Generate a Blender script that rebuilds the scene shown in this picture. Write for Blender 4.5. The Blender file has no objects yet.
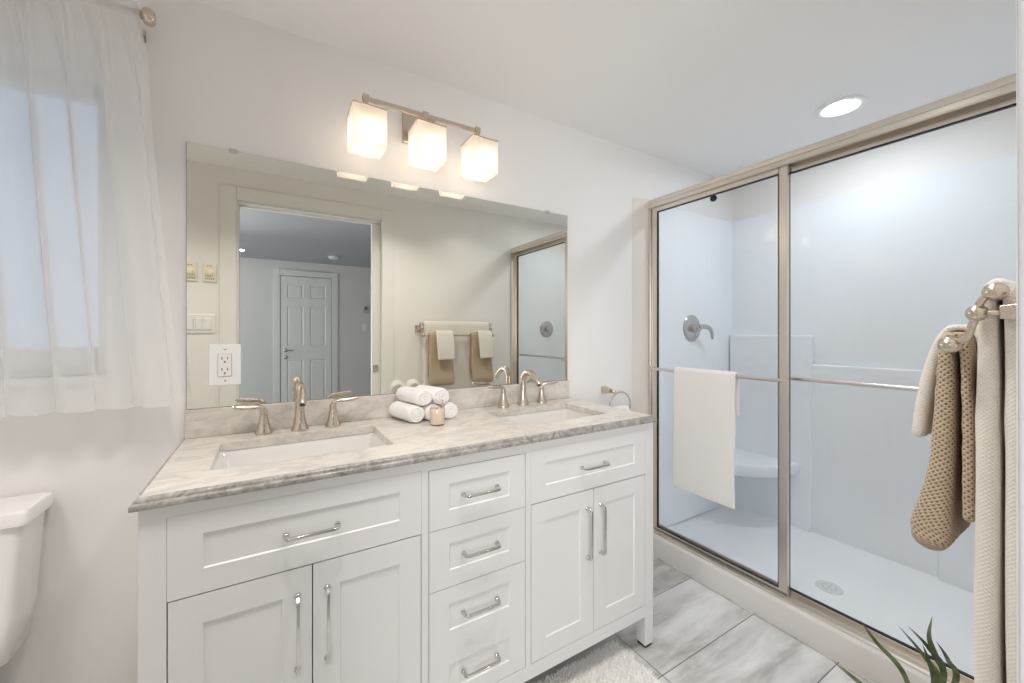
import bpy, bmesh, math, random
from mathutils import Vector, Matrix
random.seed(7)
SC = bpy.context.scene
COL = SC.collection
R = math.radians
PI = math.pi

# ------------------------------------------------------------------ camera, world, light, exposure
cam_d = bpy.data.cameras.new('camera'); cam = bpy.data.objects.new('camera', cam_d); COL.objects.link(cam)
cam_d.sensor_width = 36.0; cam_d.lens = 400.39/1024*36.0; cam_d.shift_y = -8.9/1024; cam_d.clip_start = 0.01
cam.location = (0, 0, 1.2479); cam.rotation_euler = (PI/2, 0, -0.5462)
SC.camera = cam
SC.view_settings.view_transform = 'Standard'; SC.view_settings.look = 'None'
SC.view_settings.exposure = 0.0; SC.view_settings.gamma = 1.0; SC.view_settings.use_curve_mapping = False
try:
    cy = SC.cycles
    cy.max_bounces = 14; cy.diffuse_bounces = 7; cy.glossy_bounces = 6; cy.transparent_max_bounces = 16; cy.transmission_bounces = 8
    cy.sample_clamp_indirect = 4.0; cy.blur_glossy = 0.6; cy.caustics_reflective = True; cy.caustics_refractive = False
except Exception:
    pass
W = bpy.data.worlds.new('world'); SC.world = W; W.use_nodes = True
bgn = W.node_tree.nodes['Background']; bgn.inputs[0].default_value = (0.56, 0.66, 0.82, 1); bgn.inputs[1].default_value = 0.95

def area(name, loc, rot, sx, sy, power, color, shape='RECTANGLE', spread=None):
    l = bpy.data.lights.new(name, 'AREA'); l.shape = shape; l.size = sx; l.size_y = sy; l.energy = power; l.color = color
    if spread: l.spread = spread
    o = bpy.data.objects.new(name, l); o.location = loc; o.rotation_euler = rot; COL.objects.link(o); return o
# added fill lights under the bathroom ceiling, all out of view
for dx_, dy_, dp_, ds_ in ((-0.85, 0.62, 5.4, 0.36), (0.02, 0.74, 4.8, 0.16), (0.72, 0.59, 5.2, 0.16), (1.40, 0.46, 1.4, 0.12)):
    area('ceiling_fill_light', (dx_, dy_, 2.295), (0, 0, 0), ds_, ds_, dp_, (1.0, 0.965, 0.925), 'DISK', R(120))
# daylight of the bedroom behind the doorway, then an added fill
area('bedroom_daylight', (-2.4, -1.8, 1.4), (0, -PI/2, 0), 1.2, 1.6, 48.0, (0.78, 0.87, 1.0))
area('doorway_fill_light', (-0.95, -1.7, 1.35), (PI/2, 0, -0.46), 1.2, 1.4, 17.0, (0.98, 0.985, 1.0), 'RECTANGLE', R(115))  # unseen fill light added to brighten the bathroom through the doorway, no window there

# ------------------------------------------------------------------ materials
def new_mat(name):
    m = bpy.data.materials.new(name); m.use_nodes = True
    return m, m.node_tree.nodes, m.node_tree.links, m.node_tree.nodes['Principled BSDF']
def pm(name, col, rough=0.5, metal=0.0, spec=0.5, bump=None, sheen=0.0, coat=0.0, var=None):
    """plain procedural material: colour, slight noise variation and bump"""
    m, n, l, p = new_mat(name)
    p.inputs['Base Color'].default_value = (*col, 1); p.inputs['Roughness'].default_value = rough
    p.inputs['Metallic'].default_value = metal; p.inputs['Specular IOR Level'].default_value = spec
    p.inputs['Sheen Weight'].default_value = sheen; p.inputs['Coat Weight'].default_value = coat
    if bump or var:
        tc = n.new('ShaderNodeTexCoord'); nz = n.new('ShaderNodeTexNoise')
        sc, st = bump if bump else (20.0, 0.0)
        nz.inputs['Scale'].default_value = sc; nz.inputs['Detail'].default_value = 4
        l.new(tc.outputs['Object'], nz.inputs['Vector'])
        if st:
            b = n.new('ShaderNodeBump'); b.inputs['Strength'].default_value = st; b.inputs['Distance'].default_value = 0.002
            l.new(nz.outputs['Fac'], b.inputs['Height']); l.new(b.outputs['Normal'], p.inputs['Normal'])
        if var:
            r = n.new('ShaderNodeValToRGB'); r.color_ramp.elements[0].color = (*[c*(1-var) for c in col], 1)
            r.color_ramp.elements[1].color = (*col, 1); l.new(nz.outputs['Fac'], r.inputs['Fac']); l.new(r.outputs['Color'], p.inputs['Base Color'])
    return m
def brushed(name, col, rough=0.3):
    m, n, l, p = new_mat(name)
    p.inputs['Base Color'].default_value = (*col, 1); p.inputs['Metallic'].default_value = 1.0
    tc = n.new('ShaderNodeTexCoord'); mp = n.new('ShaderNodeMapping'); mp.inputs['Scale'].default_value = (40, 40, 400)
    nz = n.new('ShaderNodeTexNoise'); nz.inputs['Scale'].default_value = 3
    mr = n.new('ShaderNodeMapRange'); mr.inputs['To Min'].default_value = rough*0.93; mr.inputs['To Max'].default_value = rough*1.07
    l.new(tc.outputs['Object'], mp.inputs['Vector']); l.new(mp.outputs['Vector'], nz.inputs['Vector'])
    l.new(nz.outputs['Fac'], mr.inputs['Value']); l.new(mr.outputs['Result'], p.inputs['Roughness'])
    return m
M = {}
M['wall'] = pm('wall_paint', (0.86, 0.84, 0.82), 0.6, bump=(180, 0.04))
M['ceiling'] = pm('ceiling_paint', (0.90, 0.89, 0.88), 0.7, bump=(120, 0.04))
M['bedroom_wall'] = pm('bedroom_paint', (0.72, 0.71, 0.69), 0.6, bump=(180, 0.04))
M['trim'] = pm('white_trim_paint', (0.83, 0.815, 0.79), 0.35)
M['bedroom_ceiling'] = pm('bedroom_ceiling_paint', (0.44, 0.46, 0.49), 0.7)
M['bedroom_trim'] = pm('bedroom_trim_paint', (0.80, 0.795, 0.78), 0.4)
M['cab'] = pm('white_lacquer', (0.73, 0.72, 0.705), 0.32, coat=0.1)
M['chrome'] = pm('polished_chrome', (0.62, 0.61, 0.59), 0.12, 1.0)
M['satin'] = brushed('satin_nickel', (0.56, 0.545, 0.52), 0.25)
M['nickel'] = brushed('brushed_nickel', (0.62, 0.545, 0.46), 0.27)
M['champagne'] = brushed('champagne_aluminium', (0.74, 0.695, 0.63), 0.30)
M['porcelain'] = pm('white_porcelain', (0.90, 0.875, 0.85), 0.08, coat=0.3)
M['sink'] = pm('sink_porcelain', (0.76, 0.735, 0.705), 0.1, coat=0.3)
M['acrylic'] = pm('white_gelcoat', (0.86, 0.885, 0.915), 0.16, coat=0.3)
M['pan'] = pm('white_pan_gelcoat', (0.93, 0.945, 0.965), 0.25, coat=0.2)
M['curb'] = pm('curb_gelcoat', (0.73, 0.70, 0.67), 0.45, coat=0.2)
M['black'] = pm('black_rubber', (0.015, 0.015, 0.015), 0.5)
M['white_plastic'] = pm('white_plastic', (0.85, 0.845, 0.83), 0.35)
M['cream_plastic'] = pm('cream_plastic', (0.84, 0.79, 0.62), 0.4)
M['mirror'] = pm('silvered_glass', (0.815, 0.805, 0.735), 0.0, 1.0)
M['mirror_edge'] = pm('mirror_edge_glass', (0.12, 0.15, 0.13), 0.2)
M['towel_white'] = pm('white_terry', (0.93, 0.905, 0.875), 0.95, bump=(700, 0.9), sheen=0.3, spec=0.1)
M['grout'] = pm('grout', (0.17, 0.165, 0.16), 0.9)
M['soil'] = pm('potting_soil', (0.06, 0.045, 0.03), 1.0, bump=(90, 1.0))
M['pot'] = pm('white_ceramic_pot', (0.78, 0.76, 0.72), 0.35)
M['wax'] = pm('peach_wax', (0.90, 0.72, 0.59), 0.5)
M['bedroom_floor'] = pm('bedroom_carpet', (0.45, 0.42, 0.39), 1.0, bump=(300, 0.6))

def marble():
    m, n, l, p = new_mat('carrara_marble')
    tc = n.new('ShaderNodeTexCoord')
    mp = n.new('ShaderNodeMapping'); mp.inputs['Rotation'].default_value = (0.3, 0.2, 0.35); mp.inputs['Scale'].default_value = (0.75, 1.7, 1.5)
    l.new(tc.outputs['Object'], mp.inputs['Vector'])
    n1 = n.new('ShaderNodeTexNoise'); n1.inputs['Scale'].default_value = 6.5; n1.inputs['Detail'].default_value = 10; n1.inputs['Roughness'].default_value = 0.68; n1.inputs['Distortion'].default_value = 0.5
    l.new(mp.outputs['Vector'], n1.inputs['Vector'])
    # veins: |noise-0.5| near zero
    a = n.new('ShaderNodeMath'); a.operation = 'SUBTRACT'; a.inputs[1].default_value = 0.5; l.new(n1.outputs['Fac'], a.inputs[0])
    b = n.new('ShaderNodeMath'); b.operation = 'ABSOLUTE'; l.new(a.outputs[0], b.inputs[0])
    r1 = n.new('ShaderNodeValToRGB'); e = r1.color_ramp.elements
    e[0].position = 0.0; e[0].color = (0.585, 0.55, 0.51, 1); e[1].position = 0.08; e[1].color = (0.72, 0.675, 0.62, 1)
    x = e.new(0.025); x.color = (0.66, 0.615, 0.565, 1)
    l.new(b.outputs[0], r1.inputs['Fac'])
    n2 = n.new('ShaderNodeTexNoise'); n2.inputs['Scale'].default_value = 14; n2.inputs['Detail'].default_value = 7; n2.inputs['Roughness'].default_value = 0.7
    l.new(mp.outputs['Vector'], n2.inputs['Vector'])
    r2 = n.new('ShaderNodeValToRGB'); r2.color_ramp.elements[0].position = 0.36; r2.color_ramp.elements[0].color = (0.80, 0.79, 0.78, 1)
    r2.color_ramp.elements[1].position = 0.62; r2.color_ramp.elements[1].color = (1, 1, 1, 1)
    l.new(n2.outputs['Fac'], r2.inputs['Fac'])
    mx = n.new('ShaderNodeMixRGB'); mx.blend_type = 'MULTIPLY'; mx.inputs['Fac'].default_value = 0.55
    l.new(r1.outputs['Color'], mx.inputs['Color1']); l.new(r2.outputs['Color'], mx.inputs['Color2'])
    l.new(mx.outputs['Color'], p.inputs['Base Color']); p.inputs['Roughness'].default_value = 0.18
    return m
M['marble'] = marble()

def marble_edge():
    """the profiled edge of the same slab: cut across the veins, speckled grey"""
    m, n, l, p = new_mat('carrara_marble_cut_edge')
    tc = n.new('ShaderNodeTexCoord')
    n1 = n.new('ShaderNodeTexNoise'); n1.inputs['Scale'].default_value = 38; n1.inputs['Detail'].default_value = 8; n1.inputs['Roughness'].default_value = 0.7; n1.inputs['Distortion'].default_value = 0.8
    l.new(tc.outputs['Object'], n1.inputs['Vector'])
    r = n.new('ShaderNodeValToRGB'); e = r.color_ramp.elements
    e[0].position = 0.34; e[0].color = (0.17, 0.16, 0.145, 1); e[1].position = 0.66; e[1].color = (0.48, 0.455, 0.425, 1)
    l.new(n1.outputs['Fac'], r.inputs['Fac']); l.new(r.outputs['Color'], p.inputs['Base Color']); p.inputs['Roughness'].default_value = 0.2
    return m
M['marble_edge'] = marble_edge()

def tile_mat():
    m, n, l, p = new_mat('grey_stone_tile')
    tc = n.new('ShaderNodeTexCoord')
    mp = n.new('ShaderNodeMapping'); mp.inputs['Scale'].default_value = (1.3, 5.0, 1)
    l.new(tc.outputs['Object'], mp.inputs['Vector'])
    # each tile gets its own shift of the pattern
    at = n.new('ShaderNodeAttribute'); at.attribute_name = 'tile_shift'
    ad = n.new('ShaderNodeVectorMath'); ad.operation = 'ADD'; l.new(mp.outputs['Vector'], ad.inputs[0]); l.new(at.outputs['Vector'], ad.inputs[1])
    n1 = n.new('ShaderNodeTexNoise'); n1.inputs['Scale'].default_value = 1.6; n1.inputs['Detail'].default_value = 9; n1.inputs['Roughness'].default_value = 0.62; n1.inputs['Distortion'].default_value = 0.35
    l.new(ad.outputs[0], n1.inputs['Vector'])
    r = n.new('ShaderNodeValToRGB'); e = r.color_ramp.elements
    e[0].position = 0.36; e[0].color = (0.40, 0.39, 0.365, 1); e[1].position = 0.64; e[1].color = (0.76, 0.765, 0.76, 1)
    x = e.new(0.48); x.color = (0.60, 0.595, 0.58, 1)
    l.new(n1.outputs['Fac'], r.inputs['Fac']); l.new(r.outputs['Color'], p.inputs['Base Color']); p.inputs['Roughness'].default_value = 0.35
    return m
M['tile'] = tile_mat()

def arch_glass(name, tint=(0.97, 0.985, 0.985), refl=1.0):
    m = bpy.data.materials.new(name); m.use_nodes = True; n = m.node_tree.nodes; l = m.node_tree.links; n.clear()
    o = n.new('ShaderNodeOutputMaterial'); t = n.new('ShaderNodeBsdfTransparent'); t.inputs[0].default_value = (*tint, 1)
    g = n.new('ShaderNodeBsdfGlossy'); g.inputs['Roughness'].default_value = 0.0
    f = n.new('ShaderNodeFresnel'); f.inputs['IOR'].default_value = 1.5
    mu = n.new('ShaderNodeMath'); mu.operation = 'MULTIPLY'; l.new(f.outputs[0], mu.inputs[0])
    ge = n.new('ShaderNodeNewGeometry'); inv = n.new('ShaderNodeMath'); inv.operation = 'MULTIPLY_ADD'; inv.inputs[1].default_value = -refl; inv.inputs[2].default_value = refl
    l.new(ge.outputs['Backfacing'], inv.inputs[0]); l.new(inv.outputs[0], mu.inputs[1])
    mx = n.new('ShaderNodeMixShader'); l.new(mu.outputs[0], mx.inputs[0]); l.new(t.outputs[0], mx.inputs[1]); l.new(g.outputs[0], mx.inputs[2])
    l.new(mx.outputs[0], o.inputs[0]); return m
M['glass'] = arch_glass('clear_shower_glass', (0.985, 0.99, 0.99))
M['pane'] = arch_glass('window_glass', (0.95, 0.97, 0.97))
M['jar_glass'] = arch_glass('jar_glass', (0.975, 0.97, 0.96), 2.2)

def sheer():
    m = bpy.data.materials.new('sheer_voile'); m.use_nodes = True; n = m.node_tree.nodes; l = m.node_tree.links; n.clear()
    o = n.new('ShaderNodeOutputMaterial'); t = n.new('ShaderNodeBsdfTransparent'); t.inputs[0].default_value = (1, 1, 1, 1)
    d = n.new('ShaderNodeBsdfDiffuse'); d.inputs[0].default_value = (0.95, 0.945, 0.94, 1)
    tr = n.new('ShaderNodeBsdfTranslucent'); tr.inputs[0].default_value = (0.95, 0.95, 0.95, 1)
    mx1 = n.new('ShaderNodeMixShader'); mx1.inputs[0].default_value = 0.40; l.new(d.outputs[0], mx1.inputs[1]); l.new(tr.outputs[0], mx1.inputs[2])
    # the weave closes up where the cloth is seen edge on
    lw = n.new('ShaderNodeLayerWeight'); lw.inputs['Blend'].default_value = 0.35
    mr = n.new('ShaderNodeMapRange'); mr.inputs['To Min'].default_value = 0.60; mr.inputs['To Max'].default_value = 0.95; l.new(lw.outputs['Facing'], mr.inputs['Value'])
    mx2 = n.new('ShaderNodeMixShader'); l.new(mr.outputs['Result'], mx2.inputs[0]); l.new(t.outputs[0], mx2.inputs[1]); l.new(mx1.outputs[0], mx2.inputs[2])
    l.new(mx2.outputs[0], o.inputs[0]); return m
M['sheer'] = sheer()

def emis(name, col, st):
    m = bpy.data.materials.new(name); m.use_nodes = True; n = m.node_tree.nodes; l = m.node_tree.links; n.clear()
    o = n.new('ShaderNodeOutputMaterial'); e = n.new('ShaderNodeEmission'); e.inputs[0].default_value = (*col, 1); e.inputs[1].default_value = st
    l.new(e.outputs[0], o.inputs[0]); return m
M['bulb'] = emis('lamp_bulb', (1.0, 0.85, 0.68), 14.0)
def frosted():
    m = bpy.data.materials.new('frosted_glass_shade'); m.use_nodes = True; n = m.node_tree.nodes; l = m.node_tree.links; n.clear()
    o = n.new('ShaderNodeOutputMaterial')
    tr = n.new('ShaderNodeBsdfTranslucent'); tr.inputs[0].default_value = (0.95, 0.93, 0.90, 1)
    d = n.new('ShaderNodeBsdfDiffuse'); d.inputs[0].default_value = (0.90, 0.88, 0.85, 1)
    t = n.new('ShaderNodeBsdfTransparent'); t.inputs[0].default_value = (0.97, 0.95, 0.92, 1)
    g = n.new('ShaderNodeBsdfGlossy'); g.inputs['Roughness'].default_value = 0.25
    a = n.new('ShaderNodeMixShader'); a.inputs[0].default_value = 0.25; l.new(tr.outputs[0], a.inputs[1]); l.new(d.outputs[0], a.inputs[2])
    b = n.new('ShaderNodeMixShader'); b.inputs[0].default_value = 0.40; l.new(a.outputs[0], b.inputs[1]); l.new(t.outputs[0], b.inputs[2])
    c = n.new('ShaderNodeMixShader'); c.inputs[0].default_value = 0.04; l.new(b.outputs[0], c.inputs[1]); l.new(g.outputs[0], c.inputs[2])
    l.new(c.outputs[0], o.inputs[0]); return m
M['frosted'] = frosted()

def waffle(name, base, dot, cell, thr, strength):
    """woven towel: staggered little pits over the cloth, in the cloth's own UV metres"""
    m, n, l, p = new_mat(name)
    uv = n.new('ShaderNodeUVMap'); uv.uv_map = 'cloth'
    mp = n.new('ShaderNodeMapping'); mp.inputs['Rotation'].default_value = (0, 0, PI/4); mp.inputs['Scale'].default_value = (1/cell, 1/cell, 1)
    l.new(uv.outputs[0], mp.inputs['Vector'])
    v = n.new('ShaderNodeTexVoronoi'); v.inputs['Randomness'].default_value = 0.12; v.inputs['Scale'].default_value = 1.0
    l.new(mp.outputs['Vector'], v.inputs['Vector'])
    r = n.new('ShaderNodeValToRGB'); e = r.color_ramp.elements
    e[0].position = thr*0.55; e[0].color = (*dot, 1); e[1].position = thr; e[1].color = (*base, 1)
    l.new(v.outputs['Distance'], r.inputs['Fac'])
    nz = n.new('ShaderNodeTexNoise'); nz.inputs['Scale'].default_value = 400; l.new(uv.outputs[0], nz.inputs['Vector'])
    mx = n.new('ShaderNodeMixRGB'); mx.blend_type = 'MULTIPLY'; mx.inputs['Fac'].default_value = 0.25
    l.new(r.outputs['Color'], mx.inputs['Color1']); l.new(nz.outputs['Color'], mx.inputs['Color2'])
    l.new(mx.outputs['Color'], p.inputs['Base Color'])
    b = n.new('ShaderNodeBump'); b.inputs['Strength'].default_value = strength; b.inputs['Distance'].default_value = 0.003
    l.new(v.outputs['Distance'], b.inputs['Height']); l.new(b.outputs['Normal'], p.inputs['Normal'])
    p.inputs['Roughness'].default_value = 0.95; p.inputs['Specular IOR Level'].default_value = 0.1; p.inputs['Sheen Weight'].default_value = 0.2
    return m
M['waffle_taupe'] = waffle('taupe_waffle_weave', (0.62, 0.50, 0.36), (0.20, 0.135, 0.075), 0.0068, 0.33, 1.0)
M['waffle_cream'] = waffle('cream_waffle_weave', (0.93, 0.88, 0.81), (0.86, 0.80, 0.73), 0.0050, 0.5, 0.5)
def leaf_mat():
    m, n, l, p = new_mat('green_leaf')
    uv = n.new('ShaderNodeTexCoord'); nz = n.new('ShaderNodeTexNoise'); nz.inputs['Scale'].default_value = 30
    l.new(uv.outputs['Object'], nz.inputs['Vector'])
    r = n.new('ShaderNodeValToRGB'); r.color_ramp.elements[0].color = (0.055, 0.085, 0.03, 1); r.color_ramp.elements[1].color = (0.17, 0.21, 0.09, 1)
    r.color_ramp.elements[0].position = 0.35; r.color_ramp.elements[1].position = 0.7
    l.new(nz.outputs['Fac'], r.inputs['Fac']); l.new(r.outputs['Color'], p.inputs['Base Color']); p.inputs['Roughness'].default_value = 0.4
    return m
M['leaf'] = leaf_mat()
M['pile'] = pm('white_shag_pile', (0.86, 0.84, 0.82), 0.95, sheen=0.3, spec=0.1)

# ------------------------------------------------------------------ mesh helpers
class MB:
    """collects shapes in world metres; build() links them as one mesh object"""
    def __init__(s): s.bm = bmesh.new()
    def face(s, pts, mi=0):
        f = s.bm.faces.new([s.bm.verts.new(p) for p in pts]); f.material_index = mi; return f
    def box(s, x0, x1, y0, y1, z0, z1, mi=0):
        v = [s.bm.verts.new(p) for p in ((x0,y0,z0),(x1,y0,z0),(x1,y1,z0),(x0,y1,z0),(x0,y0,z1),(x1,y0,z1),(x1,y1,z1),(x0,y1,z1))]
        for q in ((3,2,1,0),(4,5,6,7),(0,1,5,4),(1,2,6,5),(2,3,7,6),(3,0,4,7)):
            f = s.bm.faces.new([v[i] for i in q]); f.material_index = mi
        return s
    def loft(s, rings, cap0=True, cap1=True, mi=0, closed=True):
        vs = [[s.bm.verts.new(p) for p in r] for r in rings]
        n = len(vs[0])
        for a, b in zip(vs[:-1], vs[1:]):
            for i in range(n if closed else n-1):
                j = (i+1) % n
                f = s.bm.faces.new((a[i], a[j], b[j], b[i])); f.material_index = mi
        if cap0: s.bm.faces.new(vs[0][::-1]).material_index = mi
        if cap1: s.bm.faces.new(vs[-1]).material_index = mi
        return s
    def lathe(s, prof, c, axis=(0,0,1), n=24, mi=0, cap0=True, cap1=True):
        ax = Vector(axis).normalized(); q = ax.to_track_quat('Z', 'Y'); c = Vector(c)
        rings = [[c + q @ Vector((r*math.cos(2*PI*i/n), r*math.sin(2*PI*i/n), z)) for i in range(n)] for r, z in prof]
        return s.loft(rings, cap0, cap1, mi)
    def sweep(s, path, rad, n=12, shape=None, closed=False, mi=0, up=None, sx=1.0):
        """round (or shaped) section along a path; rad is a number or one per point"""
        P = [Vector(p) for p in path]; k = len(P)
        rr = rad if isinstance(rad, (list, tuple)) else [rad]*k
        sec = shape if shape else [(math.cos(2*PI*i/n)*sx, math.sin(2*PI*i/n)) for i in range(n)]
        T = []
        for i in range(k):
            a = P[i-1] if (i > 0 or closed) else P[i]; b = P[(i+1) % k] if (i < k-1 or closed) else P[i]
            T.append((b-a).normalized())
        u = Vector(up) if up else Vector((0,0,1))
        if abs(T[0].dot(u)) > 0.95: u = Vector((1,0,0)) if abs(T[0].x) < 0.9 else Vector((0,1,0))
        nrm = (u - T[0]*u.dot(T[0])).normalized()
        rings = []
        for i in range(k):
            if i: nrm = (nrm - T[i]*nrm.dot(T[i])).normalized()
            bi = T[i].cross(nrm)
            rings.append([P[i] + (bi*a + nrm*b)*rr[i] for a, b in sec])
        if closed:
            rings.append(rings[0]); return s.loft(rings, False, False, mi)
        return s.loft(rings, True, True, mi)
    def prism(s, poly, z0, z1, plane='xy', mi=0):
        f = {'xy': lambda a,b,z:(a,b,z), 'yz': lambda a,b,z:(z,a,b), 'xz': lambda a,b,z:(a,z,b)}[plane]
        return s.loft([[f(a,b,z0) for a,b in poly], [f(a,b,z1) for a,b in poly]], mi=mi)
    def build(s, name, mat, parent=None, origin=None, bevel=0.0, seg=2, angle=35, subsurf=0, solid=None):
        bm = s.bm
        bmesh.ops.remove_doubles(bm, verts=bm.verts, dist=1e-6) if not getattr(s, 'keep', False) else None
        bmesh.ops.recalc_face_normals(bm, faces=bm.faces)
        off = Vector(origin) if origin else Vector((0,0,0))
        if parent is not None:
            r = parent
            while r.parent: r = r.parent
            off = r.location.copy()
        bmesh.ops.translate(bm, verts=bm.verts, vec=-off)
        me = bpy.data.meshes.new(name); bm.to_mesh(me); bm.free()
        for m in (mat if isinstance(mat, (list, tuple)) else [mat]): me.materials.append(m)
        me.polygons.foreach_set('use_smooth', [True]*len(me.polygons))
        try: me.set_sharp_from_angle(angle=R(angle))
        except Exception: pass
        o = bpy.data.objects.new(name, me); COL.objects.link(o)
        if parent is not None: o.parent = parent
        else: o.location = off
        if solid:
            md = o.modifiers.new('thickness', 'SOLIDIFY'); md.thickness = solid; md.offset = 0
        if bevel:
            md = o.modifiers.new('bevel', 'BEVEL'); md.width = bevel; md.segments = seg; md.limit_method = 'ANGLE'; md.angle_limit = R(40); md.harden_normals = True
        if subsurf:
            md = o.modifiers.new('smooth', 'SUBSURF'); md.levels = subsurf; md.render_levels = subsurf
        return o
def tag(o, label, cat, group=None):
    o['label'] = label; o['category'] = cat
    if group: o['group'] = group
    return o
def thing(name, label, cat, loc, group=None):
    o = bpy.data.objects.new(name, None); COL.objects.link(o); o.location = loc; o.empty_display_size = 0.05
    return tag(o, label, cat, group)
def struct(name, mb, mat, **k):
    o = mb.build(name, mat, **k); o['kind'] = 'structure'; return o
def dup(root, loc, label=None):
    r = root.copy(); COL.objects.link(r); r.location = loc
    if label: r['label'] = label
    for ch in list(root.children):
        c = ch.copy(); COL.objects.link(c); c.parent = r
        for g in list(ch.children):
            d = g.copy(); COL.objects.link(d); d.parent = c
    return r
def rrect(cx, cy, hx, hy, r, z, k=6):
    pts = []
    for (sx, sy, a0) in ((1,1,0),(-1,1,90),(-1,-1,180),(1,-1,270)):
        for i in range(k+1):
            a = R(a0 + 90*i/k); pts.append((cx+sx*(hx-r)+r*math.cos(a), cy+sy*(hy-r)+r*math.sin(a), z))
    return pts
def arc(c, r, a0, a1, n, plane='yz', fixed=0.0):
    out = []
    for i in range(n+1):
        a = R(a0+(a1-a0)*i/n); p, q = c[0]+r*math.cos(a), c[1]+r*math.sin(a)
        out.append((fixed, p, q) if plane == 'yz' else ((p, fixed, q) if plane == 'xz' else (p, q, fixed)))
    return out
def spline(pts, n=8):
    P = [Vector(p) for p in pts]; P = [2*P[0]-P[1]] + P + [2*P[-1]-P[-2]]; out = []
    for i in range(1, len(P)-2):
        for k in range(n):
            t = k/n; a, b, c, d = P[i-1:i+3]
            out.append(0.5*((2*b)+(c-a)*t+(2*a-5*b+4*c-d)*t*t+(3*b-a-3*c+d)*t**3))
    out.append(P[-2]); return out

# ------------------------------------------------------------------ the room
D = 1.609          # mirror wall
YF = 0.078         # wall with the doorway and the towel bar
XL_, XR_ = -1.30, 2.80
ZC = 2.305
# back wall with the window hole
wx0, wx1, wz0, wz1 = -1.06, -0.404, 1.125, 1.986
b = MB()
b.box(XL_-0.1, wx0, D, D+0.16, 0, ZC); b.box(wx1, XR_+0.1, D, D+0.16, 0, ZC)
b.box(wx0, wx1, D, D+0.16, 0, wz0); b.box(wx0, wx1, D, D+0.16, wz1, ZC)
struct('wall_back', b, M['wall'])
struct('wall_left', MB().box(XL_-0.1, XL_, -0.045, D, 0, ZC), M['wall'])
struct('wall_right', MB().box(XR_, XR_+0.1, -0.045, D, 0, ZC), M['wall'])
struct('ceiling', MB().box(XL_-0.1, XR_+0.1, YF-0.001, D+0.16, ZC, ZC+0.1), M['ceiling'])
# doorway wall: pocket for the sliding leaf on the right of the opening
ox0, ox1, oz = -0.176, 0.738, 2.10
b = MB(); b.box(XL_, ox0, -0.045, YF, 0, ZC); b.box(ox0, ox1, -0.045, YF, oz, ZC)
b.box(ox1, XR_, 0.056, YF, 0, ZC); b.box(ox1, XR_, -0.045, -0.023, 0, ZC); b.box(1.75, XR_, -0.023, 0.056, 0, ZC); b.box(ox1, 1.75, -0.023, 0.056, oz, ZC)
struct('wall_front', b, M['wall'])
# casings of the doorway, both faces
b = MB()
for (y0, y1) in ((YF, YF+0.015), (-0.060, -0.045)):
    b.box(ox0-0.09, ox0, y0, y1, 0, oz+0.085); b.box(ox1, ox1+0.09, y0, y1, 0, oz+0.085); b.box(ox0, ox1, y0, y1, oz, oz+0.085)
struct('trim_1', b, M['trim'], bevel=0.004)
b = MB(); b.box(ox0-0.001, ox0+0.012, -0.045, YF, 0, oz); b.box(ox0+0.012, ox1, 0.044, YF, oz-0.012, oz+0.001); b.box(ox0+0.012, ox1, -0.045, -0.011, oz-0.012, oz+0.001)
struct('trim_2', b, M['trim'])
# pocket door leaf, mostly slid into the wall, with its square lock
pd = MB().box(0.674, 1.60, -0.001, 0.034, 0.012, 2.082).build('door_2', M['trim'], bevel=0.002); pd['kind'] = 'structure'
b = MB(); b.box(0.682, 0.722, 0.034, 0.037, 0.945, 1.0); b.box(0.690, 0.714, 0.0365, 0.0385, 0.955, 0.990)
b.build('door_lock', M['chrome'], pd, bevel=0.001)

# floor tiles: one object of separate tiles over a grout bed
b = MB(); b.keep = True
lay = b.bm.verts.layers.float_vector.new('tile_shift')
g = 0.0019
y = 0.038
rows = []
yy = 1.268
while yy > -0.1: yy -= 0.3075
k = 0
while yy < D:
    xx = 1.225 - 0.61*5
    while xx < 1.9:
        x0, x1, y0, y1 = max(xx, XL_), min(xx+0.61, 1.95), max(yy, -0.045), min(yy+0.3075, D)
        if x1-x0 > 0.01 and y1-y0 > 0.01:
            n0 = len(b.bm.verts); b.box(x0+g, x1-g, y0+g, y1-g, -0.01, 0.0)
            b.bm.verts.ensure_lookup_table(); sh = Vector((random.uniform(0, 40), random.uniform(0, 40), random.uniform(0, 40)))
            for v in b.bm.verts[n0:]: v[lay] = sh
        xx += 0.61
    yy += 0.3075
b.box(XL_-0.1, XR_+0.1, -0.045, D+0.1, -0.06, -0.0012, 1)
struct('floor', b, [M['tile'], M['grout']])
# baseboards
b = MB(); b.box(XL_, -0.226, D-0.013, D, 0, 0.085); b.box(1.32, 1.80, D-0.013, D, 0, 0.085); struct('baseboard_back', b, M['trim'], bevel=0.003)
b = MB(); b.box(XL_, XL_+0.013, YF, D-0.013, 0, 0.085); struct('baseboard_left', b, M['trim'], bevel=0.003)
b = MB(); b.box(XL_+0.013, ox0-0.09, YF, YF+0.013, 0, 0.085); b.box(ox1+0.09, 1.84, YF, YF+0.013, 0, 0.085); struct('baseboard_front', b, M['trim'], bevel=0.003)

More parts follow.
